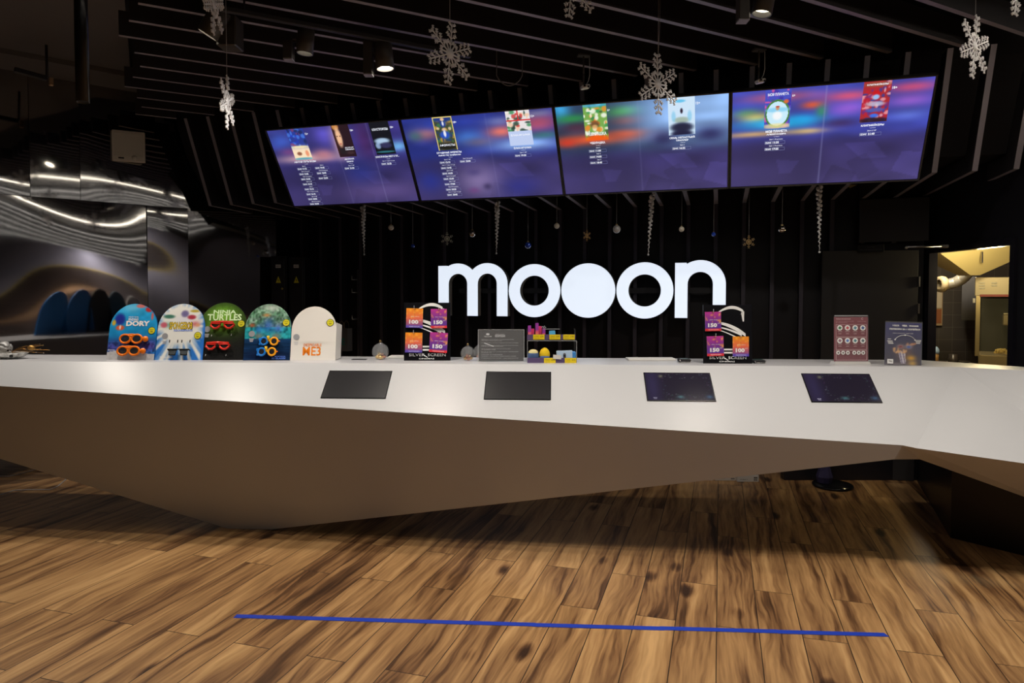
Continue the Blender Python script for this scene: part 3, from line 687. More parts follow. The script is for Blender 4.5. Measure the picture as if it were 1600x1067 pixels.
# ================================================================ LIT SIGN
YS = 6.36
def sx(x): return hitY(x, 460, YS).x
def sz(x, y): return hitY(x, y, YS).z
zb = sz(760, 493.7); ztp = sz(690, 415.5); LH = ztp-zb
sign = thing('illuminated_sign', 'big glowing white letters with a filled round centre on the dark back wall', 'sign', (sx(910), YS, zb))
ox = sx(910)
def arch_letter(x0, x1, s, n):
    """n arches (1 = n, 2 = m) between x0 and x1, height LH, stroke s"""
    span = (x1-x0-s)/n; H = LH; pts = [(x0, 0), (x0, H), (x0+s*.92, H)]
    ro = (span+s)/2; Ho = H*1.045
    # outer outline left to right
    outer = []; inner = []
    for k in range(n):
        cx = x0+s/2+span*(k+.5); ri = (span-s)/2; cyo = Ho-ro*.98; cyi = Ho-s*.95-ri
        a0 = math.acos((x0+s*.92-cx)/ro) if k == 0 else PI-math.acos(span/2/ro); a1 = 0 if k == n-1 else math.acos(span/2/ro)
        for i in range(17):
            a = a0+(a1-a0)*i/16; outer.append((cx+ro*math.cos(a), cyo+ro*.98*math.sin(a)))
        inn = [(cx-ri, 0)]+[(cx+ri*math.cos(PI-PI*i/16), cyi+ri*math.sin(PI-PI*i/16)) for i in range(17)]+[(cx+ri, 0)]
        inner.append(inn)
    if n == 2:
        # valley between the arches
        pass
    path = pts+outer+[(x1, 0)]
    for inn in reversed(inner): path += inn[::-1]
    return path
M_face = mat('glowing_letter_face', (.80, .88, 1.0), .4, emit=.93)
M_side = mat('letter_side', (.32, .30, .27), .5)
st = (sx(706)-sx(690))
dpt = .10
def letter(poly, holes=None, nm='letter'):
    mb = MB(); mb.prism(poly, 0, .012, None, 0, 0); mb.prism(poly, .0121, dpt, None, 1, 1); return mb.build(nm, [M_face, M_side], sign)
letter([(x-ox, z) for x, z in arch_letter(sx(685), sx(792.5), st*.97, 2)])
letter([(x-ox, z) for x, z in arch_letter(sx(1054.5), sx(1134), st*1.0, 1)])
def ring(cx, cz, ro, ri):
    mb = MB(); n = 56
    for (y0, y1, mi) in ((0, .012, 0), (.0121, dpt, 1)):
        vs = []
        for k in range(n):
            a = 2*PI*k/n
            for r, y in ((ro, y0), (ri, y0), (ri, y1), (ro, y1)): vs.append((cx+r*math.cos(a), y, cz+r*math.sin(a)))
        fs = []
        for k in range(n):
            j = (k+1) % n
            for q in range(4): fs.append((k*4+q, k*4+(q+1) % 4, j*4+(q+1) % 4, j*4+q))
        mb.add(vs, fs, mi)
    mb.build('letter', [M_face, M_side], sign)
zc = LH*.5
for xa, xb in ((795, 875), (963, 1052)):
    a, b = sx(xa)-ox, sx(xb)-ox; ring((a+b)/2, zc, (b-a)/2, (b-a)/2-st*1.0)
a, b = sx(877)-ox, sx(961)-ox; r = (b-a)/2
letter([((a+b)/2+r*math.cos(2*PI*k/64), zc+r*math.sin(2*PI*k/64)) for k in range(64)])
mb = MB(); mb.box((0, dpt+.03, LH*.5), (sx(1120)-sx(700), .03, .05)); mb.box((-.6, (dpt+WY-.11-YS)/2+.04, LH*.5), (.05, .09, .05)); mb.box((.6, (dpt+WY-.11-YS)/2+.04, LH*.5), (.05, .09, .05)); mb.build('mounting_rail', M_black, sign)

# ================================================================ HANGING DECORATIONS
def flake_mb(R, arms=6, th=.006, branches=4, disc=True, seed=0):
    mb = MB(); r = random.Random(seed)
    def bar(a, b, w):
        a = Vector((a[0], 0, a[1])); b = Vector((b[0], 0, b[1])); d = b-a; L = d.length
        if L < 1e-5: return
        an = math.atan2(d.z, d.x); mb.box((a+b)/2, (L+w*.6, th, w), Matrix.Rotation(-an, 3, 'Y'), bev=min(w, th)*.25)
    for k in range(arms):
        a = PI/2+2*PI*k/arms; ux, uz = math.cos(a), math.sin(a)
        bar((0, 0), (R*ux, R*uz), R*.045)
        for j in range(branches):
            t = .28+.62*j/(branches-1); l = R*(.29-.12*abs(t-.55)/.4)
            for sg in (-1, 1):
                b = a+sg*.85; p = (R*t*ux, R*t*uz); q = (p[0]+l*math.cos(b), p[1]+l*math.sin(b)); bar(p, q, R*.032)
                for m in (.45, .75):
                    c = (p[0]+(q[0]-p[0])*m, p[1]+(q[1]-p[1])*m)
                    for s2 in (-1, 1):
                        b2 = b+s2*.8; bar(c, (c[0]+l*.30*math.cos(b2), c[1]+l*.30*math.sin(b2)), R*.026)
        # petals between the arms near the hub
        a2 = a+PI/arms; bar((0, 0), (R*.34*math.cos(a2), R*.34*math.sin(a2)), R*.05)
        c = (R*.34*math.cos(a2), R*.34*math.sin(a2))
        for s2 in (-1, 0, 1): bar(c, (c[0]+R*.11*math.cos(a2+s2*.8), c[1]+R*.11*math.sin(a2+s2*.8)), R*.04)
    if disc: mb.lathe([(0, -th*.8), (R*.15, -th*.8), (R*.17, 0), (R*.15, th*.8), (0, th*.8)], n=18, rot=Matrix.Rotation(PI/2, 3, 'X'))
    return mb
def big_flake(x, ytop, ybot, D, squash, tilt, label, dbl=False, seed=0):
    yc = (ytop+ybot)/2; R = (ybot-ytop)/2*D/F; p = at(x, yc, D)
    t = thing('snowflake_ornament', label, 'snowflake', p, TH, group='large silver snowflakes hanging from the ceiling')
    M = Matrix.Rotation(squash, 4, 'Z') @ Matrix.Rotation(tilt, 4, 'Y')
    b = flake_mb(R).build('snowflake', M_silver, t); b.matrix_local = M
    top = 3.57-p.z
    mb = MB(); mb.tube([(0, 0, R*.97), (0, 0, top)], .0016, 5)
    if dbl: mb.tube([(0, 0, R*.97), (.008, 0, R+.15), (.012, 0, top)], .0014, 5)
    mb.build('hanging_thread', M_thread, t); return t
big_flake(703, 37, 130, 3.6, .84, .10, 'silver snowflake hanging overhead above the second television, facing the viewer')
big_flake(1028, 87, 176, 3.9, .61, -.05, 'silver snowflake hanging partly over the top edge of the third television', True)
big_flake(355, 120, 200, 3.65, 1.69, .1, 'silver snowflake seen almost edge-on below the left spotlights')
big_flake(334, -40, 52, 3.3, 1.65, .12, 'silver snowflake cut by the top edge above the left spotlights, turned edge-on')
big_flake(893, -66, 26, 3.6, .5, .1, 'silver snowflake at the top edge, only its lowest tips showing, between the two full snowflakes')
big_flake(1523, 26, 120, 3.7, .58, .15, 'silver snowflake turned sideways at upper right beyond the last television')
big_flake(1590, -66, 22, 3.1, .3, .1, 'silver snowflake cut off by the top right corner')
# icicles
def icicle(x, y0, y1, Y, lean, label):
    a = hitY(x, y0, Y); b = hitY(x, y1, Y); L = a.z-b.z
    t = thing('icicle_ornament', label, 'icicle', a, TH, group='glass icicles under the televisions')
    mb = MB(); r = random.Random(int(x)); n = 46
    for k in range(n):
        f = k/(n-1); z = -L*f; rad = .017*(1-f)**.75+.003
        an = k*1.9; ofs = rad*.75
        mb.ball((lean*f*L+ofs*math.cos(an), ofs*math.sin(an), z), rad*r.uniform(.55, .8), 7, sq=(1, 1, 1.15))
    mb.tube([(0, 0, 0), (lean*L, 0, -L)], [.006, .002], 6)
    mb.ball((lean*L, 0, -L-.004), .0085, 10); mb.build('twisted_glass', mat('icicle_glass', (.95, .95, 1), .15, .1, vary=.3, scale=90), t)
    MB().tube([(0, 0, -.01), (0, 0, SZ+.142-a.z)], .0015, 5).build('hanging_thread', M_thread, t)
icicle(567, 322, 397, 5.62, .02, 'leftmost of the four long glass icicles, below the first television')
icicle(777, 316, 395, 5.62, -.02, 'long glass icicle below the second television')
icicle(1019, 304, 397, 5.62, -.06, 'long glass icicle below the third television, its tip leaning left')
icicle(1280, 292, 393, 5.62, .02, 'rightmost of the four long glass icicles, below the fourth television')
# baubles
def bauble(x, y, rpx, m, label, Y=5.62, cap=True):
    p = hitY(x, y, Y); D = dist(p); r = rpx*D/F
    t = thing('bauble', label, 'bauble', p, 0, group='small hanging baubles under the televisions')
    MB().ball((0, 0, 0), r, 22).build('ball', m, t)
    mb = MB(); mb.lathe([(0, r*1.25), (r*.28, r*1.25), (r*.3, r*.9), (r*.3, r*.85)], n=12); mb.build('cap', M_gold, t)
    MB().tube([(0, 0, r*1.2), (0, 0, SZ+.142-p.z)], .0013, 5).build('hanging_thread', M_thread, t)
M_wb = mat('white_glitter_ball', (.78, .72, .62), .4, vary=.15, scale=150); M_pb = mat('pearl_ball', (.6, .6, .62), .25, .3)
M_bb = mat('blue_glass_ball', (.02, .08, .6), .08, .4, coat=1); M_sb = mat('silver_ball', (.75, .68, .62), .05, 1)
bauble(611, 355.5, 4.3, M_wb, 'small white bauble below the first television, right of its icicle')
bauble(645, 384, 3.1, M_bb, 'tiny blue bauble hanging low near the left end of the row')
bauble(738, 365, 5.2, M_sb, 'shiny silver bauble left of the second icicle')
bauble(825, 383, 5, M_bb, 'blue bauble hanging low, right of the second icicle')
bauble(870, 353, 4.3, M_wb, 'small white bauble hanging just above the filled round letter')
bauble(963.5, 358, 6.2, M_pb, 'pearl grey bauble, largest of the row, left of the third icicle')
bauble(1065, 358, 4.2, M_wb, 'small white bauble right of the third icicle')
bauble(1115, 366, 3.4, M_bb, 'tiny blue bauble hanging above the last letter of the sign')
bauble(1222, 358, 5.8, M_sb, 'shiny silver bauble left of the rightmost icicle')
def small_flake(x, y, rpx, m, rot, label, Y=5.62):
    p = hitY(x, y, Y); R = rpx*dist(p)/F
    t = thing('small_snowflake', label, 'snowflake', p, TH+rot, group='small snowflakes hanging under the televisions')
    flake_mb(R, 6, .004, 3).build('snowflake', m, t)
    MB().tube([(0, 0, R*.97), (0, 0, SZ+.142-p.z)], .0013, 5).build('hanging_thread', M_thread, t)
small_flake(698.5, 373, 9.5, mat('champagne_glitter', (.6, .58, .48), .35, .6, vary=.3, scale=150), .1, 'small pale silver snowflake in the hanging row, left of the silver bauble')
small_flake(917, 368, 8.5, mat('bronze_glitter', (.5, .32, .14), .35, .7, vary=.3, scale=150), .7, 'small bronze snowflake turned aside above the filled round letter')
small_flake(1170, 378, 9.5, M_gold, 0, 'small gold snowflake hanging right of the glowing sign')

# ================================================================ CEILING FIXTURES
# spotlight track
ta = hitZ(345, 17, 3.1); tb = hitZ(735, 90.5, 3.1); tc_ = (ta+tb)/2; ang = math.atan2((tb-ta).y, (tb-ta).x)
t = thing('lighting_track', 'thin dark lighting track between the ceiling slats, carrying the spotlights', 'lighting track', tc_, ang)
MB().box((0, 0, .012), ((tb-ta).length, .035, .026), bev=.003).build('rail', M_slat, t)
for k in (-.42, .42): MB().tube([((tb-ta).length*k, 0, .02), ((tb-ta).length*k, 0, .1)], .006, 6).build('bracket', M_black, t)
M_lamp = mat('lamp_body', (.05, .045, .042), .4); M_lens = mat('lit_lens', (1, .9, .7), .4, emit=14)
def track_spot(px, py, D, tilt, turn, label, r=.052, L=.15, box=True, lens=3):
    p = at(px, py, D)     # centre of the lamp mouth
    t = thing('track_spotlight', label, 'spotlight', p, TH+turn, group='spotlights on the ceiling track')
    R = Matrix.Rotation(tilt, 3, 'Y')
    mb = MB(); mb.lathe([(r*.9, 0), (r, 0), (r, L), (r*.85, L+.008), (0, L+.008)], n=28, rot=R); mb.lathe([(r*.9, .001), (r*.88, .03)], n=28, rot=R); mb.build('lamp_head', M_lamp, t)
    mb = MB(); mb.lathe([(r*.88, .028), (0, .028)], n=24, rot=R); mb.build('lens', mat('lit_lens_%d' % lens, (1, .9, .7), .4, emit=lens), t)
    if box:
        top = 3.1-p.z
        mb = MB(); mb.box((-r-.045, 0, top/2-.01), (.055, .06, top+.05), bev=.004); mb.build('driver_box', M_lamp, t)
        MB().box((-r-.045, 0, -.037), (.052, .057, .006)).build('end_plate', mat('grey_end_plate', (.3, .3, .36), .4), t)
        MB().tube([(-r-.02, 0, L*.55), (0, 0, L*.55)], .012, 8).build('hinge', M_steel, t)
    return t
t = track_spot(476, 84, 4.15, .08, 0, 'black cylindrical track spotlight beside its upright box, second from the left', r=.05, L=.14)
track_spot(602, 108, 4.15, -.1, 0, 'lit track spotlight glaring toward the viewer above the first television', r=.055, L=.16, box=True, lens=40)
track_spot(1190, 22, 3.5, .18, 0, 'track spotlight cut by the top edge near the upper right, above the fourth television', r=.05, L=.16)
# big twin-head spotlight on the left
p = at(345, 62, 3.9)
t = thing('track_spotlight', 'twin spotlight with a tilted lit square head, behind the edge-on snowflake', 'spotlight', p, TH, group='spotlights on the ceiling track')
MB().box((.045, .02, .04), (.11, .12, .17), bev=.006).build('lamp_housing', M_lamp, t)
mb = MB(); Rr = Matrix.Rotation(.55, 3, 'Y'); mb.lathe([(.05, 0), (.058, 0), (.058, .15), (.05, .158), (0, .158)], c=(-.045, -.07, .0), n=28, rot=Rr); mb.build('lamp_head', M_lamp, t)
mb = MB(); mb.lathe([(.052, .012), (0, .012)], c=(-.045, -.07, .0), n=24, rot=Rr); mb.build('lens', M_lens, t)
MB().tube([(.02, 0, .12), (.02, 0, 3.1-p.z)], .018, 8).build('stem', M_black, t)
# tube pendant
p = at(129.5, 160, 2.2)
t = thing('tube_pendant', 'slim black tube pendant lamp hanging at the upper left', 'pendant lamp', p, 0)
mb = MB(); r = .0195; mb.lathe([(r*.86, .012), (r*.9, 0), (r, 0), (r, .62), (0, .62)], n=28); mb.build('tube', mat('satin_black_metal', (.02, .019, .02), .25, .6), t)
mb = MB(); mb.lathe([(r*.86, .012), (0, .012)], n=24); mb.build('lens', mat('lit_lens_3', (1, .9, .7), .4, emit=3), t)
MB().tube([(0, 0, .62), (0, 0, 3.5-p.z)], .003, 6).build('cord', M_black, t)
# two small white sensors
def sensor(px, py, D, label):
    p = at(px, py, D); t = thing('ceiling_sensor', label, 'sensor', p, TH+.15, group='small white ceiling sensors')
    MB().box((0, 0, 0), (.056, .05, .024), Matrix.Rotation(-.22, 3, 'Y'), bev=.005).build('housing', M_plastic_w, t)
    for sx_ in (-.012, .014): MB().lathe([(0, 0), (.007, 0), (.008, .004), (0, .004)], c=(sx_, -.029, -.003-sx_*.2), n=12, rot=Matrix.Rotation(PI/2, 3, 'X')).build('lens', M_black, t)
    MB().tube([(-.012, 0, .01), (-.012, 0, .09)], .006, 8).build('stem', M_lamp, t)
    MB().box((-.012, 0, BZ-p.z-.004), (.08, .05, .01)).build('mounting_plate', M_lamp, t)
    MB().tube([(-.012, 0, .085), (-.012, 0, BZ-p.z)], .006, 8).build('stem', M_lamp, t)
    MB().tube([(.004, 0, .01), (.02, 0, .04), (.03, 0, .08), (.028, 0, BZ-p.z)], .0022, 6).build('cable', M_plastic_w, t)
sensor(914.5, 136, 4.6, 'small white ceiling sensor above the third television')
sensor(1188, 127, 4.5, 'small white ceiling sensor above the fourth television')
mb = MB(); pts = [at(776+4*i, 118+16*math.sin(PI*i/10)**.7, 4.75) for i in range(11)]; pts = [Vector((pts[0].x, pts[0].y, 3.575))]+pts+[Vector((pts[-1].x, pts[-1].y, 3.575))]; mb.tube(pts, .004, 6)
tag(mb.build('cable', mat('grey_cable', (.16, .15, .15), .5)), 'short grey cable sagging in a loop from the ceiling slats above the second television', 'cable')
# white speaker on the steel wall, small lamp fitting on the ceiling edge
def on_steel(px, py, off=.0):
    a = WA+md*wpar(px)+mn*off; D = dist(a); q = at(px, py, D); return Vector((a.x, a.y, q.z))
mrz = math.atan2(md.y, md.x)
p = on_steel(203, 229, .07)
t = thing('wall_speaker', 'flat off-white loudspeaker hanging high on the steel wall', 'speaker', p, mrz-.25)
W_, H_ = .265, .275
MB().box((0, 0, 0), (W_, .05, H_), bev=.006).build('cabinet', mat('cream_plastic', (.78, .75, .66), .5), t)
MB().box((0, -.028, .012), (W_-.03, .006, H_-.06), bev=.002).build('grille', mat('cream_grille', (.68, .66, .57), .7, vary=.1, scale=300), t)
MB().lathe([(0, 0), (.022, 0), (.024, .004), (0, .004)], c=(.045, -.03, -.105), n=20, rot=Matrix.Rotation(PI/2, 3, 'X')).build('knob', mat('cream_plastic'), t)
MB().box((-.06, -.027, -.112), (.045, .004, .012), bev=.001).build('badge', M_black, t)
MB().box((0, .06, 0), (.08, .05, .12)).build('wall_bracket', M_black, t)
p = at(48, 116, 5.1)
t = thing('ceiling_fitting', 'small dark bar fitting with a brass end below the grey ceiling, far upper left', 'fitting', p, mrz)
MB().box((0, 0, 0), (.20, .045, .035), Matrix.Rotation(.12, 3, 'Y'), bev=.004).build('bar', M_black, t)
MB().box((.125, 0, -.03), (.03, .03, .06), bev=.004).build('end_piece', mat('dull_brass', (.35, .22, .12), .4, .5), t)
MB().tube([(.1, 0, 0), (.1, 0, 3.46-p.z)], .01, 6).build('stem', M_black, t)

# ================================================================ BACK WALL ITEMS
# electrical cabinets
M_cab = mat('black_cabinet', (.016, .015, .018), .35)
def cabinet(x0, x1, D, ytop, sticker, label, yellow):
    a = at(x0, 470, D); b = at(x1, 470, D); c = (a+b)/2; Wd = (b-a).length; ht = at(x0, ytop, D).z
    t = thing('electrical_cabinet', label, 'cabinet', (c.x, c.y, 0), TH, group='black electrical cabinets')
    MB().box((0, .1, ht/2), (Wd-.01, .2, ht), bev=.004).build('body', M_cab, t)
    d = MB().box((0, -.006, ht/2), (Wd-.05, .012, ht-.06), bev=.003).build('door', M_cab, t)
    u = D/F
    zt = at(x0, 416, D).z
    s_ = MB().box((0, -.0135, zt), (8*u, .002, 5*u)).build('label_plate', M_plastic_w, t)
    mb = MB(); text(mb, sticker, -3*u, zt-1.4*u, 6*u, 2.8*u, -.0148, .02); mb.build('lettering', M_kink, s_)
    zt = at(x0, 437, D).z
    mb = MB(); mb.prism([(-4*u, zt-5*u), (4*u, zt-5*u), (0, zt+5.5*u)], -.0145, -.0125); s_ = mb.build('warning_triangle', M_yel, t)
    mb = MB(); mb.prism([(0, zt+2.5*u), (-1*u, zt-1.4*u), (0, zt-1*u), (0, zt-4*u), (1*u, zt-.2*u), (0, zt-.4*u)], -.0156, -.0148); mb.build('lightning_bolt', M_kink, s_)
    if yellow: MB().ball((-14*u if 0 else -.2*Wd+11*u, -.016, at(x0, 451, D).z), 1.8*u, 10).build('lock', mat('brass_lock', (.5, .38, .08), .3, .6), t)
cabinet(423, 449, 7.05, 400, 'ЩО1', 'black electrical cabinet with a warning triangle, next to the steel wall', True)
cabinet(451, 477, 7.05, 402, 'ЩС1', 'black electrical cabinet with a warning triangle, right of its twin', False)
# gray paper bag hanging
p = at(538, 548, 6.9)
t = thing('paper_bag', 'grey paper carrier bag with a green letter, hanging behind the arched stands', 'bag', p, TH-.5)
bm_ = MB(); w2, dd, h2 = .075, .07, .23
bm_.add([(-w2, -.035, 0), (w2, -.035, 0), (w2, .035, 0), (-w2, .035, 0), (-w2, -.035, h2), (w2, -.035, h2), (w2, .035, h2), (-w2, .035, h2)], [(3, 2, 1, 0), (0, 1, 5, 4), (1, 2, 6, 5), (2, 3, 7, 6), (3, 0, 4, 7)])
bm_.build('bag_body', mat('grey_paper', (.10, .10, .105), .7), t)
mb = MB(); text(mb, 'E', .0, .06, .045, .07, -.036, .03); mb.build('lettering', mat('green_ink', (.01, .16, .13), .5), t)
for yy in (-.035, .035): MB().tube([(-.03, yy, h2), (-.028, yy, h2+.05), (0, yy, h2+.075), (.028, yy, h2+.05), (.03, yy, h2)], .003, 6).build('handle', mat('brown_cord', (.2, .15, .1), .7), t)
p2 = at(547, 522, 6.9)
# coat hook pole it hangs on
t2 = thing('hook_rail', 'thin dark upright rail with hooks on the back wall, holding the paper bag', 'rail', (p2.x+.06, p2.y+.06, 1.0), TH)
MB().box((0, 0, .35), (.02, .02, 1.0)).build('upright', M_slat, t2)
for z in (.35, .62, .75): MB().tube([(0, 0, z), (-.05, -.05, z), (-.05, -.05, z+.04)], .005, 6).build('hook', M_steel, t2)
# door leaf folded back on the wall
a = at(1283.5, 470, 5.93); b = at(1434, 470, 5.80); dd = (b-a); ww = Vector((dd.x, dd.y, 0)).length; drz = math.atan2(dd.y, dd.x)
door = thing('door_1', None, None, (a.x, a.y, 0), drz); door['kind'] = 'structure'
MB().box((ww/2, .02, .99), (ww, .04, 1.975), bev=.002).build('door_leaf', mat('dark_grey_door', (.030, .028, .030), .45, vary=.1, scale=4), door)
for yz in (440, 482): 
    z_ = at(1431, yz, 5.8).z; MB().box((ww+.004, -.002, z_), (.014, .03, .085), bev=.002).build('hinge', M_steel, door)
# plain panel over the door, plate with writing
a = at(1340, 470, 6.1); mb = MB(); q0, q1 = hitY(1343, 330, WY-.13).x, CORN.x
mb.box(((q0+q1)/2, WY-.125, 2.23), (q1-q0, .02, .36)); tag(mb.build('trim_5', mat('dark_panel', (.026, .024, .026), .5)), kind='structure')
p = hitY(1361, 388, WY-.17)
t = thing('wall_plate', 'small black plate with faint grey writing above the dark door', 'sign', p, 0)
MB().box((0, .01, 0), (.20, .012, .065), bev=.002).build('plate', mat('matte_black_plate', (.008, .008, .009), .7), t)
mb = MB(); text(mb, 'ЗАЛ VIP', -.03, .005, .06, .012, .003); text(mb, 'КАССА КИНОТЕАТРА', -.085, -.018, .17, .014, .003); mb.build('lettering', mat('grey_ink', (.07, .07, .075), .5), t)
# closer arm over the opening
a, b = at(1416, 386, 5.2), at(1475, 384.5, 5.35)
t = thing('door_closer', 'thin metal closer arm above the kitchen opening', 'door closer', a)
MB().tube([(0, 0, 0), b-a], .007, 8).build('arm', mat('grey_metal', (.4, .4, .42), .35, .8), t)
MB().box(b-a, (.06, .03, .025), bev=.004).build('pivot', M_steel, t)
MB().ball((0, 0, -.005), .011, 10).build('end_joint', M_steel, t)
a, b = at(1489, 144, 4.9), at(1531, 128, 4.9)
tag(MB().tube([a, b], .003, 6).build('cable_rod', M_thread), 'thin pale rod on the slats beside the last television', 'rod')

# ================================================================ KITCHEN BEYOND THE OPENING
def kang(px): return TH-math.atan((px-800)/F)
def cbox(name, x0, x1, y0, y1, D, dep, m, parent=None, bev=0):
    """box whose front face covers the given outline at distance D, turned to face the hall"""
    fz = parent.rotation_euler.z if parent is not None else kang((x0+x1)/2)
    fv = Vector((-math.sin(fz), math.cos(fz), 0)); rv = Vector((math.cos(fz), math.sin(fz), 0))
    if parent is not None: pl = Vector(parent.location)+fv*((D-parent['_d'])*1.2)
    else: pl = at((x0+x1)/2, 470, D)
    a = hitP(x0, y1, pl, fv); b = hitP(x1, y0, pl, fv); b2 = hitP((x0+x1)/2, y0, pl, fv); L = (b-a).dot(rv); h = b2.z-a.z
    c = a+rv*(L/2)+Vector((0, 0, h/2))+fv*(dep/2)
    mb = MB(); mb.box((0, 0, 0), (L, dep, h), bev=bev)
    o = mb.build(name, m)
    if parent is not None:
        o.parent = parent; o.location = Matrix.Rotation(-fz, 3, 'Z') @ (c-parent.location)
    else: o.location = c; o.rotation_euler = (0, 0, fz)
    return o
m = mat('grey_wall_tiles', (.1, .09, .085), .3); nt = m.node_tree; b_ = nt.nodes['Principled BSDF']
br = nt.nodes.new('ShaderNodeTexBrick'); br.offset = 0; tcn = nt.nodes.new('ShaderNodeTexCoord'); spn = nt.nodes.new('ShaderNodeSeparateXYZ'); cbn = nt.nodes.new('ShaderNodeCombineXYZ')
nt.links.new(tcn.outputs['Object'], spn.inputs[0]); nt.links.new(spn.outputs['X'], cbn.inputs[0]); nt.links.new(spn.outputs['Z'], cbn.inputs[1]); nt.links.new(cbn.outputs[0], br.inputs['Vector'])
br.inputs['Scale'].default_value = 1; br.inputs['Brick Width'].default_value = .165; br.inputs['Row Height'].default_value = .15; br.inputs['Mortar Size'].default_value = .002
br.inputs['Color1'].default_value = (.085, .075, .075, 1); br.inputs['Color2'].default_value = (.095, .085, .08, 1); br.inputs['Mortar'].default_value = (.2, .18, .17, 1)
nt.links.new(br.outputs['Color'], b_.inputs['Base Color'])
KD = 8.4
ka = at(1400, 470, KD)
o = MB().box((0, 0, 1.5), (3.2, .1, 3.0)).build('wall_kitchen', m, None, (ka.x+1.0*RV.x+0, ka.y+1.0*RV.y, 0), (0, 0, TH)); o['kind'] = 'structure'
for (cx_, L_) in ((-.72, 2.2), (2.6, 3.0)):
    q = ka+RV*(1.0+cx_)-FV*1.0
q = ka+RV*2.65-FV*1.7
o = MB().box((0, 0, 1.5), (.1, 3.6, 3.0)).build('wall_kitchen_side', M_wall, None, (q.x, q.y, 0), (0, 0, TH)); o['kind'] = 'structure'
q = ka+RV*1.35-FV*1.35
o = MB().box((0, 0, 2.62), (2.4, 2.6, .06)).build('ceiling_kitchen', mat('kitchen_ceiling', (.22, .21, .19), .7), None, (q.x, q.y, 0), (0, 0, TH)); o['kind'] = 'structure'
# extractor hood
hd = 6.5
p0 = at(1521.5, 430, hd)
t = thing('extractor_hood', 'cream sloping extractor hood under the kitchen ceiling', 'extractor hood', p0, TH)
s_ = hd/F
top = 2.56-p0.z; mb = MB()
lo_ = [(-7.5*s_, -.02, 0), (7.5*s_, -.02, 0), (7.5*s_, .15, 0), (-7.5*s_, .15, 0)]
kk = top/(.78*s_*60)
hi_ = [(-1.9*top, -.50, top), (1.9*top, -.50, top), (1.9*top, .6, top), (-1.9*top, .6, top)]
mb.add(lo_+hi_, [(3, 2, 1, 0), (0, 1, 5, 4), (1, 2, 6, 5), (2, 3, 7, 6), (3, 0, 4, 7), (4, 5, 6, 7)]); mb.build('hood', mat('cream_enamel', (.62, .5, .24), .35), t)
MB().box((-.045, -.17, .16), (.012, .02, .1)).build('handle', M_steel, t)
point(*at(1540, 400, 5.9), 14, (1, .84, .45), .06); point(*at(1480, 380, 7.2), 30, (1, .86, .6), .1); point(*at(1555, 425, 5.6), 12, (1, .8, .4), .05)
# flexible duct
t = thing('ventilation_duct', 'silver flexible air duct with a round cream collar, in the kitchen', 'duct', at(1490, 440, 7.6), 0)
L0 = t.location.copy()
pts = [at(1466, 445, 7.6), at(1482, 444, 7.5), at(1494, 441, 7.45), at(1504, 435, 7.4), at(1511, 427, 7.35), at(1514, 418, 7.3)]
dense = []
for i in range(len(pts)-1):
    for k in range(8): dense.append(pts[i].lerp(pts[i+1], k/8)-L0)
MB().tube(dense, [(.062 if k % 2 else .055) for k in range(len(dense))], 16).build('flexible_tube', mat('foil', (.62, .6, .56), .35, .6), t)
cr_ = at(1471, 444, 7.5)-L0
MB().lathe([(.05, -.03), (.085, -.03), (.09, 0), (.085, .03), (.05, .03)], c=cr_, n=24, rot=Matrix.Rotation(TH, 3, 'Z') @ Matrix.Rotation(PI/2, 3, 'Y')).build('collar', mat('cream_plastic_light', (.6, .5, .33), .5), t)
# notice board
t = thing('notice_board', 'framed paper notice with a brown lower half on the kitchen tiles', 'notice', at(1466, 508, 8.3), TH)
u = 8.3/F
MB().box((0, .02, 27*u), (14*u, .02, 55*u)).build('backing', mat('pale_wood', (.45, .33, .2), .6), t)
MB().box((-.5*u, .006, 40*u), (11*u, .006, 26*u)).build('sheet', mat('paper', (.6, .52, .42), .7), t)
MB().box((-.5*u, .006, 14*u), (11*u, .006, 22*u)).build('photo', mat('brown_print', (.33, .12, .05), .6), t)
# slate coloured duct cover
t = cbox('duct_cover', 1502, 1526, 432, 500, 7.7, .5, mat('slate_metal', (.085, .085, .105), .45)); tag(t, 'slate grey sheet metal casing between the tiles and the popcorn machine', 'casing')
# popcorn machine
pm = at(1556, 575, 6.6); 
t = thing('popcorn_machine', 'tall steel and glass popcorn machine in the kitchen, a little popcorn inside', 'popcorn machine', (pm.x, pm.y, 0), kang(1556)); t['_d'] = 6.6
M_brass = mat('warm_steel', (.48, .38, .2), .35, .7)
cbox('base', 1524, 1590, 556, 735, 6.6, .6, M_brass, t, .004)
cbox('top_box', 1523, 1590, 433, 462, 6.6, .6, mat('warm_steel_light', (.5, .42, .28), .45, .3), t, .004)
cbox('post', 1523, 1532, 462, 556, 6.6, .04, M_brass, t)
cbox('post', 1582, 1592, 462, 556, 6.6, .04, M_brass, t)
cbox('back_panel', 1523, 1592, 462, 556, 7.15, .02, mat('dim_steel', (.03, .028, .02), .5, .2, vary=.6, scale=8), t)
cbox('glass_front', 1532, 1582, 466, 556, 6.62, .006, mat('smoky_glass', (.2, .2, .16), .1, alpha=.12), t)
cbox('red_trim', 1531, 1583, 460, 463.5, 6.58, .01, mat('red_paint', (.35, .04, .03), .4), t)
for i in range(3): cbox('vent_slot', 1530, 1539, 441+i*4, 443+i*4, 6.59, .005, mat('pale_slot', (.75, .7, .55), .5), t)
for i in range(2): cbox('vent_slot', 1549, 1558, 441+i*4, 443+i*4, 6.59, .005, mat('pale_slot'), t)
cbox('hinge', 1520, 1524, 466, 473, 6.6, .02, M_steel, t)
cbox('kettle_arm', 1568, 1583, 489, 491, 6.9, .02, mat('bright_steel', (.7, .62, .4), .3, .6), t)
cbox('kettle', 1566, 1584, 491, 508, 6.85, .15, M_brass, t, .01)
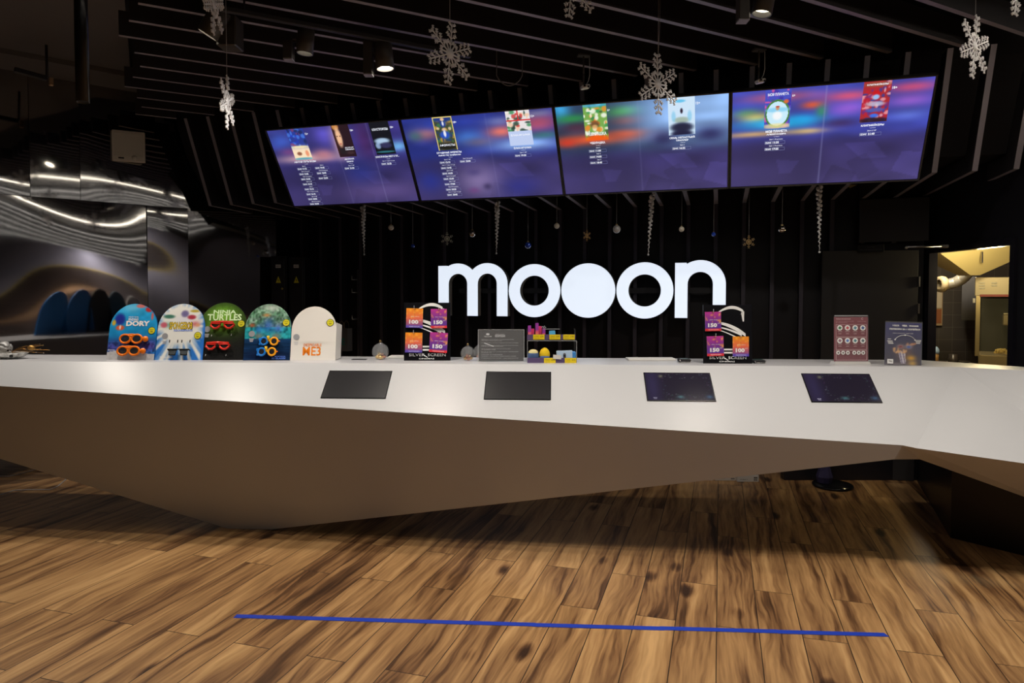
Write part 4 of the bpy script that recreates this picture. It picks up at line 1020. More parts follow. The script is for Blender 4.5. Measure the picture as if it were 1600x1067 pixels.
mb = MB(); del t['_d']; r = random.Random(3); pb0 = at(1569, 551, 6.85)
for k in range(60): mb.ball(pb0+Vector((r.uniform(-.07, .07), r.uniform(-.05, .05), r.uniform(-.015, .035))), .012, 6)
tag(mb.build('popcorn', mat('popcorn', (.75, .55, .15), .7)), 'small heap of popcorn at the bottom of the popcorn machine', 'popcorn', kind='stuff')
# small work table with cups
wt = at(1485, 566, 7.6)
t = thing('work_table', 'small dark steel work table in the kitchen doorway', 'table', (wt.x, wt.y, 0), TH)
zt_ = wt.z
MB().box((0, 0, zt_-.012), (.42, .35, .025), bev=.003).build('table_top', M_steel, t)
for ax in (-.19, .19):
    for ay in (-.15, .15): MB().box((ax, ay, (zt_-.025)/2), (.025, .025, zt_-.025)).build('leg', M_steel, t)
mc = mat('dark_tray', (.05, .04, .035), .3)
t = thing('stack_of_lids', 'dark stack of round lids on the kitchen work table', 'lids', (wt.x+RV.x*.03, wt.y+RV.y*.03, zt_), 0)
MB().lathe([(0, .0), (.05, 0), (.052, .015), (.05, .03), (.05, .045), (.04, .05), (.042, .09), (0, .09)], n=20).build('lids', mc, t)
for dx, lab in ((-.12, 'round dark tray on the kitchen work table, left of the lids'), (.14, 'flat dark tray on the kitchen work table, right of the lids')):
    tag(MB().lathe([(0, 0), (.06, 0), (.07, .012), (.068, .015), (.05, .006), (0, .006)], n=20).build('tray', mc, None, (wt.x+RV.x*dx, wt.y+RV.y*dx, zt_)), lab, 'tray')
t = thing('spray_bottle', 'pale blue bottle at the left edge of the kitchen opening', 'bottle', (wt.x-RV.x*.165, wt.y-RV.y*.165, zt_), 0)
MB().lathe([(0, 0), (.03, 0), (.03, .08), (.012, .11), (.012, .13), (0, .13)], n=16).build('bottle', mat('orange_liquid', (.5, .28, .1), .3), t)
MB().lathe([(.0, .1), (.032, .1), (.036, .12), (.03, .15), (.012, .175), (0, .175)], n=16).build('cap', mat('pale_blue_plastic', (.35, .5, .75), .4), t)

# ================================================================ BEHIND AND UNDER THE COUNTER
a = hitZ(1226, 751, 0); b = hitZ(1434, 751, 0)
# low black cabinet
bc = (a+b)/2; L = (b-a).length; rz = math.atan2((b-a).y, (b-a).x)
ctr = bc+FV*.05
o = MB().box((0, 0, .3), (L, .08, .6), bev=.003).build('back_cabinet', mat('black_board', (.012, .011, .014), .35), None, (ctr.x, ctr.y, 0), (0, 0, rz)); o['kind'] = 'structure'
# purple-blue stand with round base
p = hitZ(1301, 760, 0); p.z = 0
t = thing('round_based_stand', 'dark stand with a heavy round base and a rumpled purple cloth, under the counter', 'stand', p, TH)
MB().lathe([(0, 0), (.155, 0), (.16, .01), (.155, .022), (.03, .03), (0, .03)], n=36).build('round_base', M_blackgl, t)
MB().tube([(-.03, 0, .03), (-.03, 0, .8)], .014, 10).build('pole', M_black, t)
mb = MB(); prof = []
for k in range(9): prof.append((.055+.012*math.sin(k*1.7), .03+.05*k))
mb.lathe(prof+[(0, .45)], c=(-.06, .02, 0), n=9, smooth=False); mb.build('cloth', mat('dark_purple_cloth', (.035, .03, .09), .7, vary=.4, scale=25), t)
# white boxes
M_card = mat('white_cardboard', (.5, .48, .45), .6)
for i, (x0, x1, yb) in enumerate(((1080, 1116, 751.5), (1117, 1151, 751.5), (1152, 1187, 753.5))):
    p = hitZ((x0+x1)/2, yb, 0); p.z = 0; Wd = (x1-x0-1)*dist(p)/F
    for j in range(2 if i == 2 else 2):
        t = thing('paper_box', ['%s white box of paper rolls, leftmost stack under the counter', '%s white box of paper rolls, middle stack under the counter', '%s white box of paper rolls, right stack under the counter'][i] % ('lower', 'upper')[j], 'box', (p.x, p.y, .062*j), TH, group='white boxes stacked under the counter')
        MB().box((0, .12, .03), (Wd, .22, .058), bev=.002).build('carton', M_card, t)
        mb = MB()
        for k in range(4): mb.box((Wd*.28+k*.008, .0095, .036), (.005, .002, .012)); mb.box((Wd*.28+k*.008, .0095, .018), (.005, .002, .010))
        text(mb, '57x30x12', -Wd*.38, .016, Wd*.35, .010, .0092); mb.build('lettering', M_kink, t)
# blue tape
a0, a1, b0, b1 = hitZ(370, 960, .0008), hitZ(364, 965.5, .0008), hitZ(1381, 988.5, .0008), hitZ(1389, 994.5, .0008)
t = thing('floor_tape', 'long strip of blue adhesive tape across the wooden floor', 'tape', (0, 0, .001))
M_tape = mat('blue_tape', (.012, .045, .42), .45, vary=.12, scale=60)
cuts = [0, .475, .67, .843, 1]
for i in range(4):
    f0, f1 = cuts[i]-(0 if i == 0 else .004), cuts[i+1]
    z = .0004+.0003*(i % 2)
    p = [a1.lerp(b1, f0), a1.lerp(b1, f1), a0.lerp(b0, f1), a0.lerp(b0, f0)]
    off = (a0-a1).normalized()*(-.002 if i % 2 else .001)
    mb = MB(); vs = [Vector((q.x+off.x, q.y+off.y, zz)) for zz in (0, z) for q in p]
    mb.add(vs, [(0, 1, 5, 4), (1, 2, 6, 5), (2, 3, 7, 6), (3, 0, 4, 7), (4, 5, 6, 7)]); mb.build('tape_strip', M_tape, t)
# white cable on the floor, left
pts = [hitZ(x, y, .004) for x, y in ((-60, 786), (0, 773), (22, 766), (50, 765), (78, 765), (90, 760), (103, 749), (112, 745))]
tag(MB().tube(pts, .004, 6).build('floor_cable', mat('pale_cable', (.4, .4, .42), .5)), 'thin pale cable lying on the floor under the left end of the counter', 'cable')

# ================================================================ ON THE COUNTER
def onc(px, py): p = hitZ(px, py, ZT); return p, dist(p)/F
LEAN = .24
def ring_tube(mb, cx, cz, rx, rz_, tr_, y, mi=0, n=22, power=1.0):
    mb.tube([(cx+rx*math.cos(2*PI*k/n), y, cz+rz_*math.sin(2*PI*k/n)) for k in range(n)], tr_, 7, mi, closed=True)
def glasses(board, cx, cz, style, label, grp, u, yoff=-.022):
    """children-size 3D glasses hooked on a board; board = its Empty, cx, cz in pixels from the base"""
    Mx = board.matrix_world if False else (Matrix.Translation(board.location) @ board.rotation_euler.to_matrix().to_4x4())
    pos = Mx @ Vector((cx*u, yoff, cz*u))
    t = thing('3d_glasses', label, 'glasses', pos, group=grp, rot=tuple(board.rotation_euler))
    if style == 'goggle':
        m = mat('orange_plastic', hexc(240, 120, 20), .25)
        mb = MB()
        for s in (-1, 1): ring_tube(mb, s*9.2*u, 0, 8.2*u, 6.6*u, 1.7*u, 0)
        mb.tube([(-3*u, 0, 3.6*u), (0, 0, 4.6*u), (3*u, 0, 3.6*u)], 1.9*u, 7); mb.tube([(-14*u, 0, 5.8*u), (0, 0, 7*u), (14*u, 0, 5.8*u)], 1.5*u, 7)
        mb.build('frame', m, t)
        for s in (-1, 1): MB().lathe([(0, 0), (7.4*u, 0), (7.4*u, .002), (0, .002)], c=(s*9.2*u, 0, 0), n=20, rot=Matrix.Rotation(PI/2, 3, 'X')).build('lens', mat('dark_lens', (.03, .028, .03), .08, alpha=.75), t)
        MB().lathe([(0, -1.5*u), (4.2*u, -1.5*u), (4.6*u, 0), (4.2*u, 1.5*u), (0, 1.5*u)], c=(22.5*u, .004, 0), n=20, rot=Matrix.Rotation(PI/2, 3, 'X')).build('side_knob', m, t)
        MB().tube([(17*u, 0, 1*u), (20*u, .004, 0)], 1.8*u, 7).build('strap_hinge', m, t)
        for s in (-1, 1): MB().tube([(s*16*u, 0, 0), (s*16*u, .02, -1*u)], 1.2*u, 6).build('temple', m, t)
    elif style == 'red':
        m = mat('red_plastic', hexc(215, 45, 32), .2); mb = MB()
        for s in (-1, 1): mb.tube([(s*x_*u, 0, z_*u) for x_, z_ in ((2.2, 2.5), (17, 3.2), (18, -1), (13, -5.2), (8, -5), (4, -1.5))], 1.7*u, 7, closed=True)
        mb.tube([(-17*u, 0, 4.2*u), (0, -.002, 5*u), (17*u, 0, 4.2*u)], 2.0*u, 7); mb.build('frame', m, t)
        for s in (-1, 1): mb = MB(); mb.prism([(s*x_*u, z_*u) for x_, z_ in ((2.4, 2.2), (16.5, 3), (17, -1), (13, -4.8), (8, -4.6), (4, -1.4))], .0005, .002); mb.build('lens', mat('dark_lens'), t)
        for s in (-1, 1): MB().tube([(s*17.5*u, 0, 2*u), (s*17.5*u, .02, 1*u)], 1.4*u, 6).build('temple', m, t)
    elif style == 'black':
        m = mat('black_plastic', (.01, .01, .01), .2); mb = MB()
        for s in (-1, 1): mb.tube([(s*x_*u, 0, z_*u) for x_, z_ in ((2, 4), (15.5, 4), (14, -4.4), (4.5, -4.4))], 1.1*u, 7, closed=True)
        mb.tube([(-17*u, 0, 4.6*u), (17*u, 0, 4.6*u)], .9*u, 7); mb.build('frame', m, t)
        for s in (-1, 1): mb = MB(); mb.prism([(s*x_*u, z_*u) for x_, z_ in ((2.4, 3.6), (15, 3.6), (13.6, -4), (4.8, -4))], .0005, .002); mb.build('lens', mat('grey_lens', (.1, .11, .11), .08, alpha=.8), t)
        for s in (-1, 1): MB().tube([(s*16.5*u, 0, 4*u), (s*16.5*u, .02, 3.5*u)], 1.0*u, 6).build('temple', m, t)
    else:
        mblue = mat('blue_plastic', hexc(30, 120, 210), .25); my = mat('amber_plastic', hexc(245, 165, 25), .25)
        for s, m in ((-1, mblue), (1, my)):
            mb = MB(); ring_tube(mb, s*8*u, 0, 5.6*u, 5.6*u, 1.6*u, 0); mb.build('rim', m, t)
            MB().lathe([(0, 0), (4.6*u, 0), (4.6*u, .002), (0, .002)], c=(s*8*u, 0, 0), n=18, rot=Matrix.Rotation(PI/2, 3, 'X')).build('lens', mat('dark_lens'), t)
        mb = MB(); mb.tube([(-3*u, 0, 1*u), (3*u, 0, 1*u)], 1.4*u, 6); mb.tube([(-1*u, 0, 2*u), (-1.5*u, 0, 8.5*u)], 2.1*u, 8); mb.build('bridge', mat('yellow_plastic', hexc(235, 190, 30), .3), t)
        mb = MB(); mb.box((-14*u, 0, 3.5*u), (4*u, 2*u, 4*u), bev=.4*u); mb.box((-13.5*u, 0, -4.5*u), (4*u, 2*u, 3*u), bev=.4*u); mb.build('side_fin', mblue, t)
        MB().tube([(13.5*u, 0, 0), (17*u, 0, .4*u)], 1.0*u, 6).build('side_tip', mat('orange_plastic'), t)
def arched_board(px, py, wpx, hpx, fn, label, words, sticker, badge, side_m, wx=None, turn=0):
    p, u = onc(px, py); W, H = wpx*u, hpx*u
    t = thing('arched_display_stand', label, 'display stand', p, group='arched cardboard stands for 3D glasses', rot=(-LEAN*.9, 0, TH+turn))
    arch = .56; th_ = .012
    pts = [(-W/2, 0), (W/2, 0), (W/2, H*arch)]+[(W/2*math.cos(PI*k/28), H*arch+H*(1-arch)*math.sin(PI*k/28)) for k in range(1, 28)]+[(-W/2, H*arch)]
    MB().prism(pts, 0, th_).build('board', side_m, t)
    pr = picture('print', W, H, fn, M_gloss, t, 70, 88, -W/2, 0, -.0006, arch=arch)
    mb = MB(); mb.add([(W/2-.012, th_, .02), (W/2-.012, th_, H*.55), (W/2-.012, .07, .04), (W/2-.004, th_, .02), (W/2-.004, th_, H*.55), (W/2-.004, .07, .04)], [(0, 1, 2), (5, 4, 3), (0, 3, 4, 1), (1, 4, 5, 2), (2, 5, 3, 0)]); mb.build('side_wing', side_m, t)
    mb = MB()
    for q in words:
        s_, x_, z_, w_, h_, bo, mi = q; text(mb, s_, x_*u, z_*u, w_*u, h_*u, -.0016 if mi == 6 else -.0022, bo, mi)
    mb.build('lettering', [M_wink, mat('yellow_ink', hexc(240, 205, 40), .4), mat('orange_ink', hexc(240, 130, 20), .4), mat('dark_ink', (.04, .04, .05), .5), mat('pale_green_ink', hexc(225, 255, 200), .4), mat('blue_ink', hexc(90, 130, 230), .5), mat('navy_ink', hexc(60, 60, 40), .5)], pr)
    if sticker:
        sx_, sz_ = sticker; s = MB().lathe([(0, 0), (5.6*u, 0), (5.6*u, .0008), (0, .0008)], c=(sx_*u, -.0016, sz_*u), n=24, rot=Matrix.Rotation(PI/2, 3, 'X')).build('price_sticker', M_yel, t)
        mb = MB(); text(mb, 'ЦЕНА', (sx_-3)*u, (sz_+.6)*u, 6*u, 1.8*u, -.0035); text(mb, '9,99', (sx_-2)*u, (sz_-3.4)*u, 4*u, 2.6*u, -.0035, .02)
        mb.build('lettering', M_kink, s)
        mb = MB(); ring_tube(mb, sx_*u, sz_*u, 5.5*u, 5.5*u, .35*u, -.0022); mb.build('sticker_rim', M_kink, s)
    if badge:
        bx, bz = badge; MB().lathe([(0, 0), (4.8*u, 0), (4.8*u, .0008), (0, .0008)], c=(bx*u, -.0016, bz*u), n=24, rot=Matrix.Rotation(PI/2, 3, 'X')).build('round_badge', mat('silver_badge', (.42, .43, .46), .35, .3), t)
        mb = MB()
        for i in range(3): mb.box((bx*u, -.0014, (bz-8-2.0*i)*u), ((7-i)*u, .0006, 1.1*u))
        mb.build('badge_caption', mat('grey_caption', (.5, .5, .52), .5), t)
    return t, u
def f_sea(U, V):
    o = C3(20, 120, 190)*(1-V[..., None])+C3(50, 170, 225)*V[..., None]
    n = vnoise(U, V, 9, 16, 2)[..., None]; o = o*(.9+.2*n)
    o = blobs(U, V, o, [(.42, .93, .2, .08, (120, 200, 235), .8), (.5, .3, .7, .1, (40, 70, 130), .8), (.85, .24, .3, .12, (90, 60, 140), .8), (.1, .22, .2, .12, (80, 60, 140), .8)])
    n2 = vnoise(U, V, 30, 40, 6)[..., None]; m = ((V < .34) & (V > .12))[..., None]; o = np.where(m, o*(.65+.7*n2), o)
    o = sharp(U, V, o, [(.20, .72, .11, .10, (40, 50, 150), 1), (.08, .66, .04, .05, (225, 175, 40), .9), (.22, .57, .09, .045, (225, 90, 50), 1), (.22, .58, .02, .04, (240, 235, 230), 1), (.62, .96, .10, .035, (225, 110, 100), .9), (.80, .90, .08, .05, (190, 50, 50), 1), (.88, .78, .025, .07, (215, 100, 90), .9)])
    s = (V < .14+.03*np.sin(U*5))[..., None]; return np.where(s, C3(200, 198, 200)*(.9+.12*n2), o)
def f_rays(U, V):
    x = U-.48; y = (V-.62)*1.15; a = np.arctan2(y, x); r = np.sqrt(x*x+y*y)
    k = (np.sin(a*17+np.sin(a*5)*2)+.35*np.sin(a*41))*.5+.5; wgt = np.clip((r-.36)/.28, 0, 1)*k
    wgt = np.clip(wgt*1.5, 0, 1)[..., None]; o = C3(238, 238, 232)*(1-wgt)+C3(50, 120, 205)*wgt
    o = blobs(U, V, o, [(.2, .62, .1, .05, (70, 140, 120), .6), (.78, .64, .1, .05, (190, 40, 50), .6), (.55, .72, .2, .06, (225, 225, 240), .7)])
    o = sharp(U, V, o, [(.22, .77, .12, .035, (50, 110, 90), .9), (.55, .82, .08, .06, (90, 80, 140), .8), (.76, .87, .10, .025, (190, 165, 50), .9), (.70, .76, .09, .04, (170, 40, 60), .9), (.12, .62, .07, .05, (205, 90, 110), .9), (.84, .62, .05, .03, (225, 160, 120), .8)])
    e = np.clip((U-.93)/.05, 0, 1)[..., None]; return o*(1-e)+C3(50, 120, 215)*e
def f_green(U, V):
    o = np.zeros(U.shape+(3,))+C3(34, 34, 34)
    o = blobs(U, V, o, [(.5, .74, .42, .27, (110, 175, 50), .95), (.45, .8, .25, .1, (150, 215, 80), .6), (.4, .58, .3, .08, (120, 170, 50), .7)])
    return o*(.92+.16*vnoise(U, V, 50, 60, 1)[..., None])
def f_jungle(U, V):
    o = C3(30, 60, 100)*(1-V[..., None])+C3(90, 150, 120)*V[..., None]
    n = vnoise(U, V, 22, 26, 8)[..., None]; n2 = vnoise(U, V, 14, 18, 12)[..., None]
    up_ = (V > .58)[..., None]; n3 = vnoise(U, V, 30, 34, 21)[..., None]; o = np.where(up_, C3(70, 120, 85)*(.5+.7*n)+C3(90, 70, 90)*n2*n3+C3(70, 80, 80)*n3*.6, o)
    mid = ((V <= .58) & (V > .38))[..., None]; o = np.where(mid, C3(40, 140, 150)*(.6+.8*n), o)
    wtr = (V <= .38)[..., None]; st_ = .75+.5*vnoise(U, V, 4, 60, 4)[..., None]; o = np.where(wtr, C3(24, 52, 88)*st_, o)
    return blobs(U, V, o, [(.55, .93, .2, .06, (225, 235, 225), .8), (.5, .62, .12, .12, (50, 90, 200), .7), (.3, .55, .08, .08, (60, 130, 220), .7), (.72, .57, .1, .07, (90, 110, 220), .7), (.3, .43, .1, .05, (150, 120, 100), .7), (.68, .43, .1, .05, (150, 110, 90), .7), (.15, .62, .06, .03, (220, 90, 60), .7), (.45, .8, .08, .03, (230, 130, 60), .7), (.5, .08, .6, .1, (20, 24, 50), .8)])
def f_white(U, V):
    o = np.zeros(U.shape+(3,))+C3(226, 222, 216)
    return blobs(U, V, o, [(.5, .32, .3, .03, (190, 184, 175), .6)])
G3 = 'children 3D glasses shown on the arched stands'
side_blue = mat('blue_card', hexc(40, 120, 190), .5)
t, u = arched_board(203, 562.6, 76, 90, f_sea, 'arched blue undersea stand, leftmost of the five, holding orange goggles', [('FINDING', -9, 62.5, 16, 4, .03, 0), ('DORY', -12, 54, 38, 8.5, .05, 0), ('DISNEY PIXAR', -9, 67.5, 16, 2, 0, 0), ('disney', -37, 14, 11, 3.5, 0, 0)], (30, 47), None, side_blue, turn=-.03)
glasses(t, 1, 33, 'goggle', 'orange round children goggles, upper pair on the blue undersea stand', G3, u)
glasses(t, -1, 14, 'goggle', 'orange round children goggles, lower pair on the blue undersea stand', G3, u)
t, u = arched_board(279, 562.6, 75, 90, f_rays, 'arched white and blue ray-burst stand with big yellow title, second from the left', [('SPONGEBOB', -20, 48.4, 38, 12.6, .05, 6), ('SPONGEBOB', -19, 49.2, 36, 11, .015, 1), ('SQUAREPANTS', -12, 45.2, 30, 3.2, .03, 5), ('3D GLASSES', -30, 3, 20, 3, .02, 0)], (27, 39), (-25, 38), side_blue, turn=-.02)
mb = MB()
for x_ in (-17, -4, 2.5, 15.5): mb.box((x_*u, -.0012, 30*u), (1.6*u, .0008, 4.4*u))
mb.build('slot', M_kink, t)
glasses(t, .5, 12, 'black', 'black square children glasses on the white and blue ray-burst stand', G3, u)
t, u = arched_board(345, 562.6, 76, 92, f_green, 'arched dark stand with a green glow and two red glasses, middle of the five', [('NINJA', -17, 72, 36, 8, .03, 4), ('TURTLES', -26, 63, 54, 10.5, .03, 4)], (28, 58), (-25, 49), M_black, turn=0)
glasses(t, 0, 55, 'red', 'red children glasses, upper pair on the dark green stand', G3, u)
glasses(t, -5, 22, 'red', 'red children glasses, lower pair on the dark green stand', G3, u)
mb = MB()
for x_, z_ in ((-24, 6), (8, 6), (-17, 37), (14, 38)): mb.tube([(x_*u, -.001, (z_+2)*u), (x_*u, -.012, z_*u), ((x_+1)*u, -.014, (z_+3)*u)], .0011, 5)
mb.build('wire_hook', M_silver, t)
t, u = arched_board(416, 563, 72, 90, f_jungle, 'arched jungle-print stand holding blue and yellow glasses, fourth from the left', [('RIO', -4, 84, 0.1, .1, 0, 0), ('MOVIE BOOK', 13, 5, 17, 2, .02, 5), ('3D GLASSES', 8, 1.8, 22, 2.6, .03, 5)], (28, 60), (-25, 42), mat('teal_card', hexc(25, 70, 95), .5), turn=.02)
glasses(t, 4, 29.5, 'duo', 'blue and yellow children glasses, upper pair on the jungle stand', G3, u)
glasses(t, 1.5, 13, 'duo', 'blue and yellow children glasses, lower pair on the jungle stand', G3, u)
t, u = arched_board(488.5, 563, 70, 86, f_white, 'arched white stand with orange lettering, rightmost of the five', [('DESPICABLE', -15, 22, 28, 4.5, .01, 2), ('ME3', -16, 7.5, 28, 14, .012, 2)], (25, 60), (-27, 37), mat('white_card', (.62, .6, .57), .5), turn=.03)
mb = MB(); text(mb, 'ME3', 0, 0, .001, .001)
mb = MB(); w_ = 38.5*u
vs = [Vector((35*u, .0, 0)), Vector((39*u, .09, .026)), Vector((39*u, .09, 60*u)), Vector((35*u, .0, 60*u))]
mb.add(vs+[v+Vector((-.003, 0, 0)) for v in vs], [(0, 1, 2, 3), (7, 6, 5, 4), (0, 4, 5, 1), (1, 5, 6, 2), (2, 6, 7, 3), (3, 7, 4, 0)]); sp_ = mb.build('side_panel', mat('white_card'), t)

# glass baubles with little gold balls
def globe(px, py, rpx, label, seed):
    p, u = onc(px, py); r = rpx*u
    t = thing('glass_globe', label, 'glass ornament', p, TH, group='glass globes on the counter')
    mb = MB(); mb.ball((0, 0, r*.985), r, 32); mb.build('globe', M_glass, t)
    MB().lathe([(r*.20, r*1.93), (r*.2, r*2.02), (r*.1, r*2.08), (0, r*2.08)], n=14).build('cap', M_chrome, t)
    mb = MB(); ring_tube(mb, 0, r*2.2, r*.1, r*.12, r*.025, 0, n=14); mb.build('hanging_ring', M_gold, t)
    rr = random.Random(seed)
    for k, (x_, y_, z_, q) in enumerate(((-.35, 0, .35, .25), (.1, -.25, .32, .27), (.42, .05, .38, .24), (0, .3, .36, .26), (-.1, -.1, .72, .22), (.25, -.3, .7, .16))):
        tag(MB().ball((0, 0, 0), q*r, 14).build('gold_ball', mat('shiny_gold', (.85, .6, .25), .12, 1) if (k+seed) % 3 else mat('rose_gold', (.75, .35, .25), .15, 1), None, p+RV*(x_*r)+FV*(y_*r)+Vector((0, 0, z_*r))), 'tiny gold ball inside the %s' % ('left glass globe' if seed == 1 else ('middle glass globe' if seed == 2 else 'half hidden glass globe')), 'ball', 'gold balls in the glass globes')
globe(594.5, 562, 13.2, 'clear glass globe with gold balls, standing alone left of the first gift card stand', 1)
globe(731, 563.5, 11.6, 'clear glass globe with gold balls, right of the first gift card stand', 2)
globe(751, 560, 11.2, 'clear glass globe half hidden behind the black acrylic notice', 3)

# gift card stands
def f_card(kind):
    A = (245, 150, 30) if kind == '100' else (190, 55, 150); B = (235, 110, 80) if kind == '100' else (120, 50, 150); Cc = (110, 70, 160) if kind == '100' else (80, 55, 150)
    def fn(U, V):
        t = V[..., None]; o = np.where(t > .5, C3(*B)*(1-(t-.5)*2)+C3(*A)*(t-.5)*2, C3(*Cc)*(1-t*2)+C3(*B)*t*2)
        r = np.random.RandomState(5 if kind == '100' else 9)
        o = blobs(U, V, o, [(r.rand(), .45+.55*r.rand(), .03+.03*r.rand(), .02+.04*r.rand(), (255, 190, 70), .8) for _ in range(16)])
        return np.where(t < .12, C3(95, 75, 185) if kind == '100' else C3(220, 50, 60), o)
    return fn
def gift_stand(px, py, wpx, hpx, label, turn, cards, lab2):
    p, u = onc(px, py); W, H = wpx*u, hpx*u
    t = thing('gift_card_stand', label, 'card stand', p, group='black gift card stands', rot=(-.05, 0, TH+turn))
    MB().box((0, .003, H/2), (W, .006, H), bev=.001).build('panel', M_blackgl, t)
    MB().box((0, .06, .004), (W*.9, .12, .007), bev=.001).build('foot', M_blackgl, t)
    MB().box((-W/2-.001 if turn > 0 else W/2+.001, .004, H*.8), (.003, .008, H*.36)).build('edge_strip', M_chrome, t)
    mb = MB()
    def band(f0, f1, n=20):
        for i in range(n):
            a, b = i/n, (i+1)/n
            A0, A1, B0, B1 = f0(a), f1(a), f0(b), f1(b)
            mb.add([(A0[0]*u, -.0006, A0[1]*u), (B0[0]*u, -.0006, B0[1]*u), (B1[0]*u, -.0006, B1[1]*u), (A1[0]*u, -.0006, A1[1]*u)], [(0, 1, 2, 3)])
    # swooping S: top arc, tail, middle swooshes, lower bars
    band(lambda f: (-20+44*f, 74+14*math.sin(PI*f*.62)-9*f*f+2), lambda f: (-20+44*f, 74+18.5*math.sin(PI*f*.62)-10*f*f+(3 if f > .1 else 2)))
    mb.add([(21*u, -.0006, 80*u), (23.5*u, -.0006, 66*u), (25.5*u, -.0006, 66*u), (26*u, -.0006, 82*u)], [(0, 1, 2, 3)])
    band(lambda f: (-22+50*f, 64-17*f**1.7-5*f), lambda f: (-22+50*f, 66-2*f-17*f**2.4))
    band(lambda f: (-20+42*f, 57-13*f**1.5-1*f), lambda f: (-20+42*f, 58.4-11.5*f**1.6))
    band(lambda f: (-20+34*f, 53-13*f**1.4), lambda f: (-20+34*f, 54.2-12*f**1.4))
    mb.box((1*u, -.0006, 22*u), (16*u, .0004, 2.6*u)); mb.box((1*u, -.0006, 17*u), (16*u, .0004, 2.6*u))
    text(mb, 'SILVER', -28.5*u, 7*u, 25*u, 4.3*u, -.0008, .005); text(mb, 'SCREEN', 1*u, 7*u, 28*u, 4.3*u, -.0008, .012)
    text(mb, 'CINEMAS', -13*u, 2.2*u, 24*u, 2.1*u, -.0008, .01)
    mb.add([(-5*u, -.0008, 8*u), (-4*u, -.0008, 9*u), (1.5*u, -.0008, 4.9*u), (.2*u, -.0008, 5*u)], [(3, 2, 1, 0)])
    mb.build('logo_lettering', M_wink, t)
    Mx = Matrix.Translation(t.location) @ t.rotation_euler.to_matrix().to_4x4()
    for kind, cx, ct, cw, ch, nm, tlt in cards:
        if kind == 'hook':
            mb = MB(); mb.tube([(cx*u, 0, (ct-1)*u), ((cx+2)*u, -.022, (ct+1)*u), ((cx+3)*u, -.026, (ct+5)*u)], .0012, 6); mb.build('hook', M_silver, t); continue
        mb = MB(); mb.tube([(cx*u, 0, (ct-1.5)*u), (cx*u, -.018, (ct-1.0)*u), (cx*u, -.021, (ct+3)*u)], .0012, 6); mb.ball((cx*u, -.021, (ct+3.6)*u), .0022, 8); mb.build('hook', M_silver, t)
        c = thing('gift_card', nm, 'gift card', Mx @ Vector((cx*u, -.012, (ct-ch)*u)), group='hanging gift cards', rot=(-.05, tlt, TH+turn))
        cw_, ch_ = cw*u, ch*u
        MB().box((0, 0, ch_/2), (cw_, .002, ch_)).build('card', mat('white_card'), c)
        pr = picture('print', cw_, ch_, f_card(kind), M_print, c, 24, 28, -cw_/2, 0, -.0013)
        mb = MB(); text(mb, kind, -cw_*.32, ch_*.20, cw_*.56, ch_*.21, -.0018, .05); text(mb, 'руб.', cw_*.27, ch_*.36, cw_*.16, ch_*.07, -.0018)
        text(mb, 'ПОДАРОЧНАЯ КАРТА', -cw_*.3, ch_*.035, cw_*.65, ch_*.05, -.0018, .02); text(mb, 'silver screen', -cw_*.22, ch_*.56, cw_*.5, ch_*.05, -.0018)
        mb.build('lettering', M_wink, pr)
        mb = MB(); mb.box((0, -.0016, ch_*.955), (cw_*.16, .0004, ch_*.02)); mb.box((0, -.0016, ch_*.80), (.0007, .0004, ch_*.3)); mb.build('hanging_slot', M_kink, pr)
    return t
gift_stand(667.5, 563.5, 73, 91, 'black gift card stand holding four cards, on the left half of the counter', .02, [
    ('100', -20, 82, 26, 30.5, 'orange 100 gift card, upper left on the left card stand', .03), ('150', 18.5, 81, 25, 30, 'purple 150 gift card, upper right on the left card stand', -.01),
    ('100', -21, 44, 26.5, 31, 'orange 100 gift card, lower left on the left card stand', .02), ('150', 17, 44, 28, 31, 'purple 150 gift card, lower right on the left card stand', .06)], 0)
gift_stand(1137, 568, 76, 92, 'black gift card stand holding three cards, on the right half of the counter', -.03, [
    ('150', -23, 81, 25, 30, 'purple 150 gift card, upper one on the right card stand', -.02), ('hook', 20, 78, 0, 0, '', 0),
    ('150', -19.5, 43, 26, 31, 'purple 150 gift card, lower one on the right card stand', -.03), ('100', 19.5, 42.5, 25, 31, 'orange 100 gift card, the only orange one on the right card stand', 0)], 0)
# black acrylic notice
p, u = onc(783, 565)
t = thing('acrylic_notice', 'small black notice in a clear acrylic holder, left of the merchandise shelf', 'notice', p, group=None, rot=(-.12, 0, TH))
MB().box((0, .003, 25*u), (70*u, .004, 48*u)).build('sheet', mat('black_sheet', (.010, .010, .012), .6), t)
MB().box((0, -.001, 25.5*u), (72*u, .002, 50*u)).build('acrylic_cover', M_acryl, t)
MB().box((2*u, .045, .003), (72*u, .09, .004)).build('acrylic_foot', M_acryl, t)
mb = MB()
for x_ in (-36, 36): mb.box((x_*u, 0, 25*u), (.8*u, .003, 50*u))
mb.box((0, 0, 50.3*u), (72*u, .003, .7*u)); mb.build('acrylic_edge', mat('acrylic_edge', (.35, .36, .37), .2), t)
mb = MB(); Y_ = -.0026
text(mb, 'VELCOM', -27*u, 38.5*u, 12*u, 2*u, Y_, .02); mb.ball((-21*u, Y_, 43*u), 1.5*u, 10, sq=(2, .1, 1)); text(mb, 'БЕЛАРУСБАНК', -9.5*u, 38.5*u, 16*u, 3.4*u, Y_, .03); text(mb, 'silver screen', -9*u, 42.5*u, 14*u, 1.3*u, Y_)
